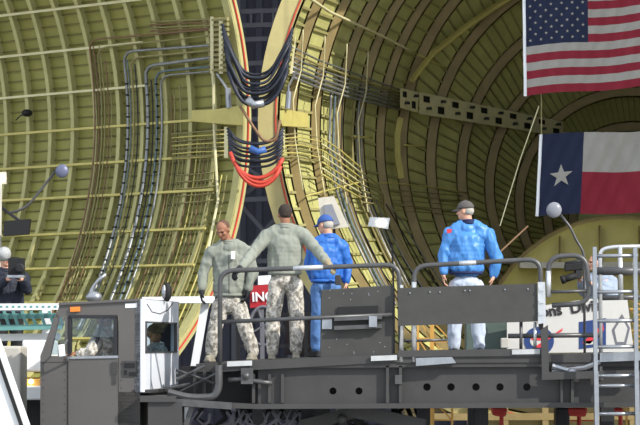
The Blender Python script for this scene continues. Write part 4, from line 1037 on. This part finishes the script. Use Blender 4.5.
m = MB(); m.tube([c + Vector((0, -.065, 0)), c + Vector((0, -.06, 0))], .045, 16); m.build('front_glass', M_RUB, cm)
m = MB(); m.pbox(7, 275, 24, 277.5, 35.5, 35.7); m.build('base_plate', M_ALU, cm)
m = MB(); m.ell(V(4, 254, 35.6), (.1, .13, .1), seg=20); me = m.mesh()
for v in me.vertices: v.co += Vector((random.uniform(-1, 1), random.uniform(-1, 1), random.uniform(-1, 1))) * .008
mo = link_mesh('fur_windshield', me, M_FUR, cm, smooth=True, label='fluffy grey microphone cover')
# camera operator right
p6, P, Bf, jo = person('dark-haired camera operator in a grey-blue shirt behind the looped guardrail',
    dict(head=(595, 263), neck=(600, 274), sh_l=(588, 281), sh_r=(612, 281), el_l=(583, 292, -.15), el_r=(614, 296, -.1), wr_l=(580, 281, -.4), wr_r=(590, 283, -.45),
         pelvis=(600, 318), hip_l=(594, 321), hip_r=(606, 321), kn_l=(593, 346), kn_r=(607, 346), an_l=(592, 371), an_r=(608, 371)),
    Vector((-1, -.35, 0)), Vector((-.7, -.7, 0)), 36.1, M_SKINP, M_SHIRT, M_RUB, M_RUB, hair=M_HAIRD,
    hands={'l': (Vector((-.2, -.3, 1)), LEFT, .6, 1), 'r': (Vector((-.7, -.2, .7)), LEFT, .6, 1)}, jk=1.0, hem=314, seed=21, deck=lambda x: ZP, fold=.008)
vc = thing('camcorder', 'black camcorder with two stacked barrels held up behind the looped guardrail', 'camcorder', V(573, 283, 35.5))
m = MB(); M1 = Matrix.Translation(V(574, 267, 35.6)) @ Matrix.Rotation(D(-6), 4, 'Y'); m.box((-.13, -.06, -.05), (.14, .06, .05), M=M1); m.build('body', M_RUB, vc, bevel=.012)
m = MB(); m.tube([V(565, 264, 35.6), V(586, 260, 35.6)], .03, 12); m.build('microphone', M_DARK, vc, smooth=True)
m = MB(); m.tube([V(562, 280, 35.55), V(577, 275, 35.6)], .05, 14); m.tube([V(561, 280.3, 35.55), V(565, 279, 35.55)], .058, 14); m.build('lens', M_RUB, vc, smooth=True)
m = MB(); m.pbox(576, 270, 582, 278, 35.55, 35.7); m.build('grip', M_DARK, vc)
# people in the cab
p7, P, Bf, jo = person('driver in grey camouflage leaning a sleeve on the sill of the cab side window',
    dict(head=(105, 318), neck=(104, 330), sh_l=(97, 341, -.16), sh_r=(112, 340, .1), el_l=(90, 352, -.4), el_r=(110, 358, -.05), wr_l=(78, 353.5, -.36), wr_r=(91, 356, -.2),
         pelvis=(105, 371), hip_l=(102, 372, -.05), hip_r=(106, 372, .1), kn_l=(80, 368, -.08), kn_r=(82, 368, .14), an_l=(76, 372, -.08), an_r=(78, 372, .14)),
    Vector((-.9, -.3, -.2)), Vector((-1, -.2, 0)), 30.5, M_SKIN, M_CAMO, M_CAMO, M_BOOT, hair=M_HAIRD,
    hands={'l': (LEFT, DOWN, .6, 1), 'r': (LEFT, DOWN, .6, 1)}, jk=1.05, hem=368, seed=25, foot_dirs={'l': LEFT, 'r': LEFT})
YQ = 31.9
p8, P, Bf, jo = person('soldier in a dark soft cap looking out through the window in the cab end',
    dict(head=(155, 334), neck=(157, 345), sh_l=(150, 353, -.13), sh_r=(162, 353, .12), el_l=(149, 368, -.15), el_r=(161, 368, .13), wr_l=(151, 382, -.2), wr_r=(158, 382, .0),
         pelvis=(154, 395), hip_l=(151, 398, -.06), hip_r=(156, 398, .06), kn_l=(152, 420, -.1), kn_r=(156, 420, .06), an_l=(151, 448, -.1), an_r=(155, 448, .06)),
    Vector((.7, -.7, -.05)), Vector((.6, -1, 0)), YQ, M_SKIN, M_CAMO, M_CAMO, M_BOOT, hair=M_HAIRD, cap=M_GLOVE, capm=M_GLOVE,
    hands={'l': (DOWN, BACK, .5, 1), 'r': (DOWN, BACK, .5, -1)}, jk=.95, hem=390, seed=29)

# unseen panel added to shade the flags, right of and above the view
structure(MB().box((6.35, 32.9, 7.8), (12.5, 33.05, 11.2)).build('flag_shade_panel_1', M_ROOF))
# ------------------------------------------------------------------ light
sun = bpy.data.lights.new('sun', 'SUN'); sun.energy = 5.0; sun.angle = D(.6); sun.color = (1, .95, .86)
so = bpy.data.objects.new('sun', sun); COL.objects.link(so)
az, el = D(54), D(33)
dirn = Vector((math.sin(az) * math.cos(el), -math.cos(az) * math.cos(el), math.sin(el)))
so.rotation_euler = dirn.to_track_quat('Z', 'Y').to_euler(); so.location = (10, -5, 12)
wd = bpy.data.worlds.new('sky'); S.world = wd; wd.use_nodes = True
bg = wd.node_tree.nodes['Background']; bg.inputs['Color'].default_value = (.82, .9, 1, 1); bg.inputs['Strength'].default_value = 1.5
S.view_settings.view_transform = 'Standard'; S.view_settings.look = 'None'; S.view_settings.gamma = 1; S.view_settings.use_curve_mapping = False
S.view_settings.exposure = 0.0
